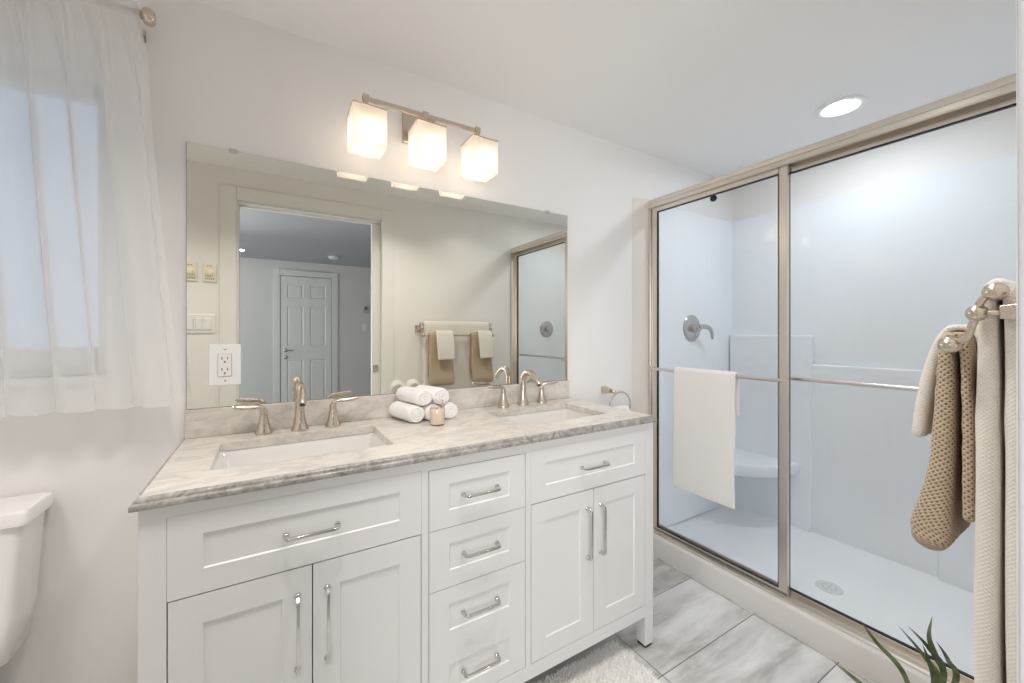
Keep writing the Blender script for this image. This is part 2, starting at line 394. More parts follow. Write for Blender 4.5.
# window in the back wall
wy = D+0.045
b = MB(); f = 0.035
b.box(wx0, wx0+f, wy, wy+0.05, wz0, wz1); b.box(wx1-f+0.005, wx1, wy, wy+0.05, wz0, wz1); b.box(wx0+f, wx1-f, wy, wy+0.05, wz1-0.05, wz1); b.box(wx0+f, wx1-f, wy, wy+0.05, wz0, wz0+0.08)
b.box(-0.775, -0.705, wy, wy+0.05, wz0+0.08, wz1-0.05)
win = struct('window_1', b, M['trim'], bevel=0.003)
MB().box(wx0+f, wx1-f, wy+0.022, wy+0.027, wz0+0.08, wz1-0.05).build('pane', M['pane'], win)
MB().box(wx0, wx1, D-0.015, wy, wz0-0.022, wz0).build('window_sill', M['trim'], win, bevel=0.003)

# ------------------------------------------------------------------ bedroom beyond the doorway (seen in the mirror)
BY = -3.28; BX0, BX1, BZ = -2.5, 3.4, 2.26
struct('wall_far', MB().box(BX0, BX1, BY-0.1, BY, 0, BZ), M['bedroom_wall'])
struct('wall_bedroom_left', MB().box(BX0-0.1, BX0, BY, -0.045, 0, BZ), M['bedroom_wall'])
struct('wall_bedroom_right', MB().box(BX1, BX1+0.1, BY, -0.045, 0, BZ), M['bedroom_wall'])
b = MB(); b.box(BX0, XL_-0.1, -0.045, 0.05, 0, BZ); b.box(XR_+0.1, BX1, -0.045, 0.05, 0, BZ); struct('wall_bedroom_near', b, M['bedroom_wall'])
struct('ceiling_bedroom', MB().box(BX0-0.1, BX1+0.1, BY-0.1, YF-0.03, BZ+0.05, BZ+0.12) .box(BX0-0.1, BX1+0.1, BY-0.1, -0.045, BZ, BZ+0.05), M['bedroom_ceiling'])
struct('floor_bedroom', MB().box(BX0-0.1, BX1+0.1, BY-0.1, -0.045, -0.06, 0.0), M['bedroom_floor'])
# six panel door
def six_panel():
    x0, x1, z0, z1 = 0.145, 0.795, 0.01, 2.045
    y0, y1 = BY-0.02, BY+0.012
    b = MB(); st = 0.075; mid = (x0+x1)/2
    cols = ((x0+st, mid-0.04), (mid+0.04, x1-st)); rws = ((0.22, 0.86), (1.06, 1.62), (1.74, 1.93))
    xs = [x0, cols[0][0], cols[0][1], cols[1][0], cols[1][1], x1]; zs = [z0]+[v for r_ in rws for v in r_]+[z1]
    for i in range(5):
        for j in range(len(zs)-1):
            a0, a1, c0, c1 = xs[i], xs[i+1], zs[j], zs[j+1]
            if i in (1, 3) and j in (1, 3, 5):
                e = 0.012; dd = 0.009
                o_ = [(a0,y1,c0),(a1,y1,c0),(a1,y1,c1),(a0,y1,c1)]
                i1 = [(a0+e,y1-dd,c0+e),(a1-e,y1-dd,c0+e),(a1-e,y1-dd,c1-e),(a0+e,y1-dd,c1-e)]
                e2 = 0.03
                i2 = [(a0+e2,y1-0.003,c0+e2),(a1-e2,y1-0.003,c0+e2),(a1-e2,y1-0.003,c1-e2),(a0+e2,y1-0.003,c1-e2)]
                b.loft([o_, i1, i2], False, True)
            else: b.face([(a0,y1,c0),(a1,y1,c0),(a1,y1,c1),(a0,y1,c1)])
    b.loft([[(x0,y1,z0),(x1,y1,z0),(x1,y1,z1),(x0,y1,z1)],[(x0,y0,z0),(x1,y0,z0),(x1,y0,z1),(x0,y0,z1)]], False, True)
    return b
dr = struct('door_1', six_panel(), M['bedroom_trim'], angle=15)
b = MB(); b.lathe([(0.028,0),(0.028,0.008),(0.012,0.012),(0.012,0.04)], (0.205, BY+0.012, 1.0), (0,1,0)); b.sweep([(0.205,BY+0.05,1.0),(0.25,BY+0.052,1.0),(0.30,BY+0.05,0.996)], [0.011,0.009,0.007])
b.lathe([(0.026,0),(0.026,0.01),(0.014,0.016)], (0.205, BY+0.012, 0.90), (0,1,0))
b.build('door_handle', M['chrome'], dr)
b = MB(); b.box(0.145-0.085, 0.137, BY, BY+0.016, 0, 2.135); b.box(0.803, 0.885, BY, BY+0.016, 0, 2.135); b.box(0.137, 0.803, BY, BY+0.016, 2.053, 2.135)
struct('trim_3', b, M['bedroom_trim'], bevel=0.004)
MB().box(0.1371, 0.8029, BY+0.0002, BY+0.001, 0.0, 2.0528).build('door_gap', M['black'], dr)
b = MB(); b.lathe([(0.07,0),(0.07,-0.012),(0.05,-0.03)], (0.746, -2.60, BZ), n=28)
tag(b.build('smoke_detector', M['white_plastic'], origin=(0.746,-2.60,BZ)), 'small round white smoke detector on the bedroom ceiling seen in the mirror', 'smoke detector')
t = thing('recessed_light', 'tiny bright recessed light in the bedroom ceiling seen in the mirror', 'ceiling light', (-0.31, -2.70, BZ))
MB().lathe([(0.06,0.0),(0.075,0.0),(0.073,-0.006),(0.058,-0.004)], (-0.31,-2.70,BZ), n=28, cap0=False, cap1=False).build('trim_ring', M['white_plastic'], t)
MB().lathe([(0.0585,-0.001),(0.0585,-0.003)], (-0.31,-2.70,BZ), n=28).build('lens', emis('bedroom_light_lens', (1.0, 0.97, 0.94), 25.0), t)
t = thing('thermostat', 'small wall thermostat beside the bedroom door seen in the mirror', 'thermostat', (1.29, BY, 1.60))
MB().box(1.255, 1.325, BY, BY+0.022, 1.55, 1.66).build('body', pm('grey_plastic', (0.45,0.45,0.46), 0.4), t, bevel=0.004)
MB().box(1.27, 1.31, BY+0.022, BY+0.0235, 1.60, 1.64).build('screen', pm('dark_screen', (0.12,0.14,0.13), 0.2), t)
t = thing('switch_plate', 'single light switch below the thermostat on the bedroom wall seen in the mirror', 'light switch', (1.27, BY, 1.33))
MB().box(1.235, 1.305, BY, BY+0.006, 1.27, 1.39).build('plate', M['white_plastic'], t, bevel=0.002)
MB().box(1.253, 1.287, BY+0.006, BY+0.011, 1.297, 1.363).build('rocker', M['white_plastic'], t, bevel=0.002)

# ------------------------------------------------------------------ vanity cabinet
FY = 1.075; VX0, VX1 = -0.224, 1.314; ZT = 0.892
van = thing('vanity_cabinet', 'white shaker double vanity cabinet under the marble worktop', 'vanity', ((VX0+VX1)/2, FY+0.25, 0))
b = MB()
ft = 0.02; y0, y1 = FY, FY+ft
secs = ((-0.180, 0.361), (0.381, 0.7045), (0.7245, 1.2675))
b.box(VX0, secs[0][0], y0, y1+0.022, 0.128, ZT); b.box(secs[2][1], VX1, y0, y1+0.022, 0.128, ZT)       # outer stiles
b.box(secs[0][1], secs[1][0], y0, y1, 0.174, ZT); b.box(secs[1][1], secs[2][0], y0, y1, 0.174, ZT)       # inner stiles
b.box(secs[0][0], secs[2][1], y0, y1, 0.128, 0.174)                                                        # bottom rail
b.box(secs[0][0], secs[0][1], y0, y1, 0.866, ZT); b.box(secs[1][0], secs[1][1], y0, y1, 0.862, ZT); b.box(secs[2][0], secs[2][1], y0, y1, 0.866, ZT)
b.build('face_frame', M['cab'], van)
b = MB()
b.box(VX0+0.001, VX0+0.021, y1+0.022, D-0.03, 0.128, ZT); b.box(VX1-0.021, VX1-0.001, y1+0.022, D-0.03, 0.128, ZT)
b.box(VX0+0.021, VX1-0.021, y1+0.001, D-0.03, 0.135, 0.155); b.box(VX0+0.021, VX1-0.021, D-0.045, D-0.03, 0.155, ZT)
b.box(0.362, 0.380, y1+0.004, D-0.045, 0.155, ZT); b.box(0.705, 0.723, y1+0.004, D-0.045, 0.155, ZT)
# backing behind the fronts so the joints read as dark slots
b.build('carcass', M['cab'], van)
for (x0, x1) in ((VX0, VX0+0.046), (VX1-0.046, VX1)):
    for (a, c) in ((FY, FY+0.046), (D-0.09, D-0.044)):
        bb = MB(); bb.box(x0, x1, a, c, 0.012, 0.128); bb.box(x0+0.004, x1-0.004, a+0.004, c-0.004, 0.0, 0.012, 1)
        bb.build('leg', [M['cab'], M['black']], van, bevel=0.0012)
def panel(b, x0, x1, z0, z1, rx0, rx1, rz0, rz1, yf=FY, th=0.018, dp=0.0040, e=0.0025):
    o_ = [(x0,yf,z0),(x1,yf,z0),(x1,yf,z1),(x0,yf,z1)]
    r0 = [(rx0,yf,rz0),(rx1,yf,rz0),(rx1,yf,rz1),(rx0,yf,rz1)]
    r1 = [(rx0+e,yf+dp,rz0+e),(rx1-e,yf+dp,rz0+e),(rx1-e,yf+dp,rz1-e),(rx0+e,yf+dp,rz1-e)]
    bk = [(x0,yf+th,z0),(x1,yf+th,z0),(x1,yf+th,z1),(x0,yf+th,z1)]
    b.loft([bk, o_, r0, r1], True, True)
SQ = [(-1,-0.42),(1,-0.42),(1,0.42),(-1,0.42)]
def pull(parent, cx, cz, ln, vertical):
    b = MB(); h = ln/2; ex = 0.025; yb = FY
    prof = [(-h, 0.0), (-h, ex*0.72), (-h+0.004, ex*0.93), (-h+0.010, ex), (0, ex), (h-0.010, ex), (h-0.004, ex*0.93), (h, ex*0.72), (h, 0.0)]
    if vertical: path = [(cx, yb-o_, cz+s_) for s_, o_ in prof]
    else: path = [(cx+s_, yb-o_, cz) for s_, o_ in prof]
    b.sweep(path, 0.0046, shape=[(-1,-0.75),(1,-0.75),(1,0.75),(-1,0.75)], up=(1,0,0) if vertical else (0,0,1))
    for s_ in (-h, h):
        c = (cx, yb, cz+s_) if vertical else (cx+s_, yb, cz)
        b.lathe([(0.0075,0.0),(0.0075,0.003),(0.0054,0.007)], c, (0,-1,0), n=12)
    return b.build('handle', M['chrome'], parent, bevel=0.0012)
gp = 0.0022
for (s0, s1) in (secs[0], secs[2]):
    b = MB(); panel(b, s0+0.0006, s1-0.0006, 0.6915, 0.8655, s0+0.060, s1-0.0595, 0.743, 0.819)
    fd = b.build('false_drawer_front', M['cab'], van); mid = (s0+s1)/2
    pull(fd, mid, 0.773, 0.112, False)
    b = MB(); panel(b, s0+gp, mid-gp*0.6, 0.176, 0.6885, s0+0.060, mid-0.062, 0.238, 0.627); d1 = b.build('door', M['cab'], van); pull(d1, mid-0.032, 0.5385, 0.172, True)
    b = MB(); panel(b, mid+gp*0.6, s1-gp, 0.176, 0.6885, mid+0.062, s1-0.060, 0.238, 0.627); d2 = b.build('door', M['cab'], van); pull(d2, mid+0.032, 0.5385, 0.172, True)
s0, s1 = secs[1]; mid = (s0+s1)/2
for (z0, z1, rc) in ((0.690, 0.8602, ((0.738, 0.815),)), (0.5176, 0.6882, ((0.565, 0.643),)), (0.176, 0.5158, ((0.221, 0.296), (0.392, 0.470)))):
    b = MB(); n_ = len(rc)
    if n_ == 1: panel(b, s0+gp, s1-gp, z0, z1, s0+0.062, s1-0.060, *rc[0])
    else:
        panel(b, s0+gp, s1-gp, z0, 0.344, s0+0.062, s1-0.060, *rc[0]); panel(b, s0+gp, s1-gp, 0.344, z1, s0+0.062, s1-0.060, *rc[1])
    dw = b.build('drawer', M['cab'], van)
    for (a, c) in rc: pull(dw, mid, (a+c)/2-0.001, 0.112, False)

# ------------------------------------------------------------------ marble worktop with backsplash
CX0, CX1, CY0, CY1, ZW = -0.2356, 1.3215, 1.062, D-0.001, 0.917
holes = ((-0.122, 0.318), (0.770, 1.187)); HY0, HY1 = 1.198, 1.470
wt = thing('worktop', 'white grey veined marble worktop on the vanity, two sink cutouts', 'countertop', ((CX0+CX1)/2, 1.33, 0.893))
b = MB()
prof = [(0.0006, 0.8935), (0.0, 0.895), (0.0, 0.903), (0.002, 0.906), (0.0055, 0.9068), (0.0058, 0.9085), (0.0065, 0.912), (0.0085, 0.915), (0.012, 0.9165), (0.014, ZW)]
for (o0, z0), (o1, z1) in zip(prof[:-1], prof[1:]):
    for q in ([(CX0+o0,CY0+o0,z0),(CX1-o0,CY0+o0,z0),(CX1-o1,CY0+o1,z1),(CX0+o1,CY0+o1,z1)],
              [(CX1-o0,CY0+o0,z0),(CX1-o0,CY1,z0),(CX1-o1,CY1,z1),(CX1-o1,CY0+o1,z1)],
              [(CX0+o0,CY1,z0),(CX0+o0,CY0+o0,z0),(CX0+o1,CY0+o1,z1),(CX0+o1,CY1,z1)]): b.face(q, 1)
xs = [CX0+0.014, holes[0][0], holes[0][1], holes[1][0], holes[1][1], CX1-0.014]; ys = [CY0+0.014, HY0, HY1, CY1]
xb = [CX0+0.0006]+xs[1:5]+[CX1-0.0006]; yb = [CY0+0.0006]+ys[1:]
for i in range(5):
    for j in range(3):
        if j == 1 and i in (1, 3):
            x0, x1 = xs[i], xs[i+1]
            b.loft([[(x0,HY0,0.8935),(x1,HY0,0.8935),(x1,HY1,0.8935),(x0,HY1,0.8935)],[(x0,HY0,ZW),(x1,HY0,ZW),(x1,HY1,ZW),(x0,HY1,ZW)]], False, False)
            continue
        b.face([(xs[i],ys[j],ZW),(xs[i+1],ys[j],ZW),(xs[i+1],ys[j+1],ZW),(xs[i],ys[j+1],ZW)])
        b.face([(xb[i],yb[j],0.8935),(xb[i],yb[j+1],0.8935),(xb[i+1],yb[j+1],0.8935),(xb[i+1],yb[j],0.8935)])
b.build('slab', [M['marble'], M['marble_edge']], wt, angle=50)
MB().box(-0.2225, 1.3065, D-0.021, D-0.001, ZW, 1.0055).build('backsplash', M['marble'], wt, bevel=0.002)

# undermount sinks
def sink(cx, hw, label):
    cy_, hy = (HY0+HY1)/2, (HY1-HY0)/2
    t = thing('sink', label, 'sink', (cx, cy_, 0.76), 'undermount sinks in the marble worktop')
    b = MB()
    rg = [rrect(cx,cy_,hw+0.022,hy+0.022,0.025,0.888), rrect(cx,cy_,hw+0.022,hy+0.022,0.025,0.893), rrect(cx,cy_,hw+0.003,hy+0.003,0.02,0.893),
          rrect(cx,cy_,hw-0.004,hy-0.004,0.025,0.870), rrect(cx,cy_,hw-0.022,hy-0.020,0.035,0.80), rrect(cx,cy_,hw-0.045,hy-0.040,0.05,0.774), rrect(cx,cy_,hw-0.08,hy-0.075,0.04,0.768),
          rrect(cx,cy_,0.03,0.03,0.0299,0.764)]
    b.loft(rg, False, False)
    rg = [rrect(cx,cy_,hw+0.022,hy+0.022,0.025,0.888), rrect(cx,cy_,hw+0.006,hy+0.006,0.03,0.86), rrect(cx,cy_,hw-0.012,hy-0.010,0.04,0.79), rrect(cx,cy_,hw-0.05,hy-0.05,0.05,0.758), rrect(cx,cy_,0.03,0.03,0.0299,0.752)]
    b.loft(rg, False, True)
    b.build('basin', M['sink'], t, angle=60)
    b = MB(); b.lathe([(0.029,0.0),(0.029,0.003),(0.022,0.004),(0.02,0.001)], (cx,cy_,0.7635), n=24); b.lathe([(0.014,0.002),(0.014,0.006),(0.01,0.008)], (cx,cy_,0.7635), n=20)
    b.build('drain', M['nickel'], t)
sink((holes[0][0]+holes[0][1])/2, (holes[0][1]-holes[0][0])/2, 'white undermount sink in the left half of the marble worktop, nearer the toilet')
sink((holes[1][0]+holes[1][1])/2, (holes[1][1]-holes[1][0])/2, 'white undermount sink in the right half of the marble worktop, nearer the shower')

# widespread faucets
def faucet(cx, label):
    fy = 1.540
    t = thing('faucet', label, 'faucet', (cx, fy, ZW), 'brushed nickel faucets on the worktop')
    b = MB(); z = ZW
    b.lathe([(0.0270,z),(0.0275,z+0.004),(0.0262,z+0.008),(0.0240,z+0.012),(0.0205,z+0.025),(0.0170,z+0.042),(0.0150,z+0.060),(0.0142,z+0.075)], (cx,fy,0), n=24)
    pth = spline([(cx,fy,z+0.070),(cx,fy,z+0.100),(cx,fy-0.005,z+0.128),(cx,fy-0.028,z+0.150),(cx,fy-0.058,z+0.151),(cx,fy-0.088,z+0.138),(cx,fy-0.113,z+0.118),(cx,fy-0.126,z+0.104)], 6)
    n_ = len(pth); b.sweep(pth, [0.0142-0.0022*i/(n_-1) for i in range(n_)], n=16, sx=1.08)
    b.build('spout', M['nickel'], t)
    e = Vector(pth[-1]); d_ = (e-Vector(pth[-2])).normalized()
    MB().lathe([(0.0085,-0.002),(0.0085,0.0006)], e, d_, n=16).build('aerator', M['black'], t)
    for s_ in (-1, 1):
        hx = cx+s_*0.104
        b = MB(); b.lathe([(0.0250,z),(0.0255,z+0.004),(0.0240,z+0.009),(0.0195,z+0.022),(0.0150,z+0.040),(0.0120,z+0.058),(0.0108,z+0.066),(0.0118,z+0.069),(0.0118,z+0.074),(0.0105,z+0.078)], (hx,fy,0), n=22)
        h = b.build('handle', M['nickel'], t)
        b = MB()
        pts = spline([(hx,fy,z+0.070),(hx+s_*0.004,fy-0.001,z+0.084),(hx+s_*0.018,fy-0.004,z+0.0915),(hx+s_*0.042,fy-0.008,z+0.0925),(hx+s_*0.064,fy-0.011,z+0.0945),(hx+s_*0.084,fy-0.013,z+0.098)], 5)
        n_ = len(pts); rad = []
        for i in range(n_):
            u = i/(n_-1); rad.append(0.0108-0.004*u if u < 0.3 else (0.0096+0.0034*math.sin((u-0.3)/0.7*PI))*(1 if u < 0.93 else 0.62))
        rings = []
        for i, p in enumerate(pts):
            u = i/(n_-1); fl = 0.66 if u > 0.35 else 1.0-0.34*(u/0.35)
            a = pts[max(i-1,0)]; c = pts[min(i+1,n_-1)]; T = (c-a).normalized(); side = Vector((0,1,0)); side = (side-T*side.dot(T)).normalized(); up = T.cross(side)
            rings.append([p + side*math.cos(2*PI*k/12)*rad[i] + up*math.sin(2*PI*k/12)*rad[i]*fl for k in range(12)])
        b.loft(rings); b.build('lever', M['nickel'], h)
faucet(0.0905, 'brushed nickel faucet with two lever handles behind the left sink')
faucet(0.9955, 'brushed nickel faucet with two lever handles behind the right sink')

# ------------------------------------------------------------------ mirror
mir = thing('wall_mirror', 'wide frameless wall mirror above the vanity backsplash', 'mirror', (0.543, D-0.003, 1.0065))
b = MB(); b.box(-0.2200, 1.3060, D-0.0065, D-0.0005, 1.0068, 1.8455, 1)
b.bm.faces.ensure_lookup_table()
for f_ in b.bm.faces:
    if f_.calc_center_median().y < D-0.006: f_.material_index = 0
b.build('mirror_glass', [M['mirror'], M['mirror_edge']], mir)
MB().box(-0.2213, 1.3070, D-0.0045, D-0.0004, 1.0057, 1.8462).build('backing', M['mirror_edge'], mir)
for cx in (-0.10, 1.18):
    MB().box(cx-0.012, cx+0.012, D-0.0085, D-0.0005, 1.838, 1.853).build('clip', arch_glass('clear_clip', (0.9,0.92,0.9)), mir)

# outlet on the mirror
t = thing('outlet', 'white wall outlet plate set into the mirror left of the left faucet', 'outlet', (-0.121, D-0.0065, 1.142))
yp = D-0.0066
b = MB(); b.box(-0.164, -0.078, yp-0.006, yp, 1.0765, 1.2095); b.build('plate', M['white_plastic'], t, bevel=0.003)
b = MB(); b.box(-0.1395, -0.1035, yp-0.0095, yp-0.006, 1.106, 1.178); rc = b.build('receptacle', pm('ivory_plastic', (0.86,0.82,0.76), 0.35), t, bevel=0.0015)
b = MB(); b.box(-0.1403, -0.1027, yp-0.0065, yp-0.0058, 1.1052, 1.1788); b.build('seam', M['mirror_edge'], rc)
b = MB()
for zc_ in (1.124, 1.160):
    b.box(-0.1300, -0.1278, yp-0.0100, yp-0.0094, zc_+0.0005, zc_+0.009); b.box(-0.1152, -0.1132, yp-0.0100, yp-0.0094, zc_+0.001, zc_+0.0085)
    b.lathe([(0.0027,0),(0.0027,0.0006)], (-0.1215, yp-0.0094, zc_-0.007), (0,-1,0), n=10)
b.build('slots', M['black'], rc)
for zc_ in (1.092, 1.194):
    MB().lathe([(0.003,0),(0.003,0.001),(0.002,0.0016)], (-0.121, yp-0.006, zc_), (0,-1,0), n=12).build('screw', M['chrome'], t)

# ------------------------------------------------------------------ vanity light
vl = thing('vanity_light', 'three shade brushed nickel vanity light bar above the mirror', 'wall light', (0.525, D, 2.06))
BYL, BZL = 1.497, 2.085
b = MB(); b.box(0.4575, 0.5925, D-0.022, D-0.0005, 2.010, 2.135); b.build('back_plate', M['nickel'], vl, bevel=0.004)
b = MB(); b.box(0.515, 0.535, BYL, D-0.022, BZL-0.010, BZL+0.010); b.build('arm', M['nickel'], vl, bevel=0.002)
b = MB(); b.box(0.286, 0.752, BYL-0.006, BYL+0.006, BZL-0.008, BZL+0.008); b.build('bar', M['nickel'], vl, bevel=0.0015)
for sx in (0.297, 0.5170, 0.740):
    hw = 0.0565; y0, y1 = 1.4185, 1.5315; z0, z1 = 1.891, 2.022
    b = MB(); b.box(sx-0.011, sx+0.011, BYL-0.011, BYL+0.011, BZL-0.011, BZL+0.013); b.sweep([(sx,BYL-0.004,BZL-0.008),(sx,1.478,2.028)], 0.0075)
    b.box(sx-0.0575, sx+0.0575, y0-0.001, y1+0.001, 2.0215, 2.0265); b.lathe([(0.022,2.0215),(0.022,1.985)], (sx,1.475,0), n=20)
    cap = b.build('shade_holder', M['nickel'], vl, bevel=0.001)
    b = MB(); th = 0.004
    q = lambda h, z: [(sx-h, 1.475-h, z), (sx+h, 1.475-h, z), (sx+h, 1.475+h, z), (sx-h, 1.475+h, z)]
    b.loft([q(hw, z1-0.0015), q(hw, z0+0.001), q(hw-0.001, z0)], False, True)
    b.build('shade', M['frosted'], vl, bevel=0.003)
    b = MB(); c = (sx, 1.475, 1.945)
    b.lathe([(0.008,0.042),(0.012,0.036),(0.016,0.022),(0.0235,0.006),(0.025,-0.008),(0.0215,-0.022),(0.013,-0.031),(0.003,-0.0345)], c, n=18)
    b.build('bulb', M['bulb'], vl)

# ------------------------------------------------------------------ recessed light over the shower
t = thing('recessed_light', 'round white recessed light lit in the ceiling over the shower', 'ceiling light', (2.287, 0.803, ZC))
MB().lathe([(0.0565,0.0),(0.098,0.0),(0.096,-0.007),(0.088,-0.010),(0.064,-0.006),(0.0565,-0.001)], (2.287,0.803,ZC), n=40, cap0=False, cap1=False).build('trim_ring', M['white_plastic'], t)
MB().lathe([(0.056,-0.0005),(0.054,-0.003),(0.046,-0.004)], (2.287,0.803,ZC), n=36).build('lens', emis('shower_light_lens', (0.86, 0.93, 1.0), 195.0), t)

# ------------------------------------------------------------------ shower stall
st = thing('shower_stall', 'white moulded shower stall with corner seat and raised curb', 'shower', (2.3, 0.84, 0))
SX0, SX1, SY0, SY1, ST = 1.846, 2.788, YF+0.001, D-0.001, 2.025
b = MB()
b.prism([(SX0,0.0),(SX0,0.098),(SX0+0.004,0.104),(SX0+0.012,0.107),(1.985,0.105),(1.985,0.0)], SY0+0.002, SY1-0.002, 'xz')
b.build('curb', M['curb'], st)
b = MB(); b.prism([(1.985,0.0),(1.985,0.105),(1.997,0.098),(2.01,0.072),(2.05,0.060),(2.30,0.052),(2.55,0.058),(2.72,0.066),(2.788,0.09),(2.788,0.0)], SY0+0.002, SY1-0.002, 'xz')
b.build('shower_pan', M['pan'], st)
b = MB()
# side panels with a small cove
b.box(1.93, SX1, SY1-0.012, SY1, 0.06, ST); b.build('side_panel', M['acrylic'], st, bevel=0.004)
MB().box(1.93, SX1, SY0, SY0+0.012, 0.06, ST).build('side_panel', M['acrylic'], st, bevel=0.004)
b = MB()
cy_, cw = 0.84, 0.26
X0, X1, X2 = 2.776, 2.742, 2.728     # recessed wall, lower wall, columns
b.box(X0, SX1, SY0+0.012, SY1-0.012, 0.06, ST); b.build('back_panel', M['acrylic'], st)
MB().box(X1, X0+0.001, SY0+0.012, SY1-0.012, 0.06, 1.062).build('lower_ledge', M['acrylic'], st, bevel=0.010, seg=3)
for (a, c) in ((SY0+0.012, cy_-cw), (cy_+cw, SY1-0.017)):
    MB().box(X2, X0+0.001, a, c, 0.06, 1.235).build('shelf_column', M['acrylic'], st, bevel=0.014, seg=4)
# corner seat
b = MB(); rg = []
for (z, s_) in ((0.20, 0.03), (0.26, 0.16), (0.31, 0.42), (0.35, 0.72), (0.378, 0.92), (0.40, 0.99), (0.415, 1.0), (0.448, 1.0), (0.456, 0.99), (0.459, 0.96)):
    ring = [(X2+0.001, SY1-0.011, z)]
    for i in range(17):
        a = R(90*i/16); ring.append((X2+0.001-0.40*s_*math.cos(a), SY1-0.011-0.44*s_*math.sin(a), z))
    rg.append(ring)
b.loft(rg); b.build('corner_seat', M['acrylic'], st, bevel=0.004, angle=50)
b = MB(); b.lathe([(0.052,0.0),(0.052,0.003),(0.046,0.0045),(0.040,0.0035)], (2.24,0.83,0.0545), n=32); dn = b.build('drain', pm('pale_drain', (0.72,0.73,0.74), 0.25), st)
b = MB()
for k in range(8):
    a = 2*PI*k/8; b.lathe([(0.0042,0.0),(0.0042,0.0006)], (2.24+0.026*math.cos(a),0.83+0.026*math.sin(a),0.0579), n=10)
b.lathe([(0.005,0.0),(0.005,0.0006)], (2.24,0.83,0.0579), n=10); b.build('drain_holes', pm('drain_dark', (0.42,0.42,0.43), 0.5), dn)
# front flange between the wall and the door jamb
b = MB(); b.prism([(1.786,SY1),(1.80,SY1-0.007),(1.845,SY1-0.020),(1.875,SY1-0.030),(1.93,SY1-0.032),(1.93,SY1)], 0.0, ST); b.build('flange', pm('flange_gelcoat', (0.77, 0.715, 0.665), 0.5), st, angle=50)
# valve
t = thing('shower_valve', 'round chrome shower valve with curved lever on the shower side wall', 'shower valve', (2.315, SY1-0.012, 1.276))
vc = (2.315, SY1-0.012, 1.276)
b = MB(); b.lathe([(0.086,0.0),(0.086,0.004),(0.080,0.010),(0.066,0.013),(0.03,0.015)], vc, (0,-1,0), n=40); b.build('escutcheon', M['satin'], t)
b = MB(); b.lathe([(0.027,0.012),(0.026,0.03),(0.022,0.055),(0.018,0.062)], vc, (0,-1,0), n=24)
lp = spline([(2.315,vc[1]-0.050,1.284),(2.355,vc[1]-0.062,1.286),(2.400,vc[1]-0.068,1.276),(2.425,vc[1]-0.070,1.245),(2.430,vc[1]-0.070,1.205)], 5)
b.sweep(lp, [0.018-0.010*i/(len(lp)-1) for i in range(len(lp))], n=12); b.build('lever', M['satin'], t)

t = thing('shower_valve', 'round chrome shower fitting on the near shower wall, seen in the mirror', 'shower valve', (2.28, SY0+0.012, 1.28))
b = MB(); b.lathe([(0.078,0.0),(0.078,0.004),(0.072,0.010),(0.058,0.013),(0.03,0.015)], (2.28, SY0+0.012, 1.28), (0,1,0), n=36); b.build('escutcheon', M['satin'], t)
b = MB(); b.lathe([(0.028,0.012),(0.027,0.03),(0.022,0.045),(0.012,0.050)], (2.28, SY0+0.012, 1.28), (0,1,0), n=20); b.build('knob', M['satin'], t)

# ------------------------------------------------------------------ sliding shower doors
JX = 1.885
def frame_box(b, x0, x1, y0, y1, z0, z1): b.box(x0, x1, y0, y1, z0, z1)
sd = thing('shower_door_frame', 'champagne metal header, track and jambs of the shower opening', 'shower door frame', (1.915, 0.84, 0.107))
YA, YB = YF+0.012, SY1-0.032
b = MB(); b.prism([(JX,1.964),(JX-0.004,1.968),(JX-0.004,1.984),(JX,1.989),(JX+0.006,1.993),(JX+0.003,2.000),(JX+0.003,2.012),(JX+0.008,2.017),(JX+0.066,2.017),(JX+0.066,1.955),(JX+0.060,1.955),(JX+0.060,1.975),(JX+0.034,1.975),(JX+0.034,1.956),(JX+0.031,1.956),(JX+0.031,1.975),(JX+0.006,1.975),(JX+0.006,1.964)], YF+0.002, SY1-0.002, 'xz')
b.build('header', M['champagne'], sd, angle=25)
b = MB(); b.prism([(JX-0.014,0.1065),(JX-0.014,0.113),(JX-0.004,0.116),(JX-0.002,0.124),(JX+0.004,0.124),(JX+0.004,0.113),(JX+0.032,0.113),(JX+0.032,0.128),(JX+0.036,0.128),(JX+0.036,0.113),(JX+0.062,0.113),(JX+0.062,0.130),(JX+0.068,0.130),(JX+0.068,0.1065)], YF+0.014, SY1-0.034, 'xz')
b.build('bottom_track', M['champagne'], sd, angle=25)
for (a, c) in ((YB-0.014, YB), (YF+0.002, YF+0.016)):
    b = MB(); b.box(JX-0.001, JX+0.066, a, c, 0.107, 1.964); b.build('jamb', M['champagne'], sd, bevel=0.0015)
def slider(name, label, x, y0, y1, z0, z1, stile, grp):
    t = thing(name, label, 'shower door', (x, (y0+y1)/2, z0), grp)
    b = MB(); h = 0.0095
    b.box(x-h, x+h, y0, y0+stile, z0, z1); b.box(x-h, x+h, y1-stile, y1, z0, z1); b.box(x-h, x+h, y0+stile, y1-stile, z1-0.032, z1); b.box(x-h, x+h, y0+stile, y1-stile, z0, z0+0.020)
    b.build('frame', M['champagne'], t, bevel=0.0018)
    gy0, gy1, gz0, gz1 = y0+stile, y1-stile, z0+0.020, z1-0.032
    MB().box(x-0.003, x+0.003, gy0, gy1, gz0, gz1).build('glass_pane', M['glass'], t)
    b = MB(); k = 0.0045; e = 0.0065
    b.box(x-e, x+e, gy0, gy0+k, gz0, gz1); b.box(x-e, x+e, gy1-k, gy1, gz0, gz1); b.box(x-e, x+e, gy0+k, gy1-k, gz0, gz0+k); b.box(x-e, x+e, gy0+k, gy1-k, gz1-k, gz1)
    b.build('gasket', M['black'], t)
    return t
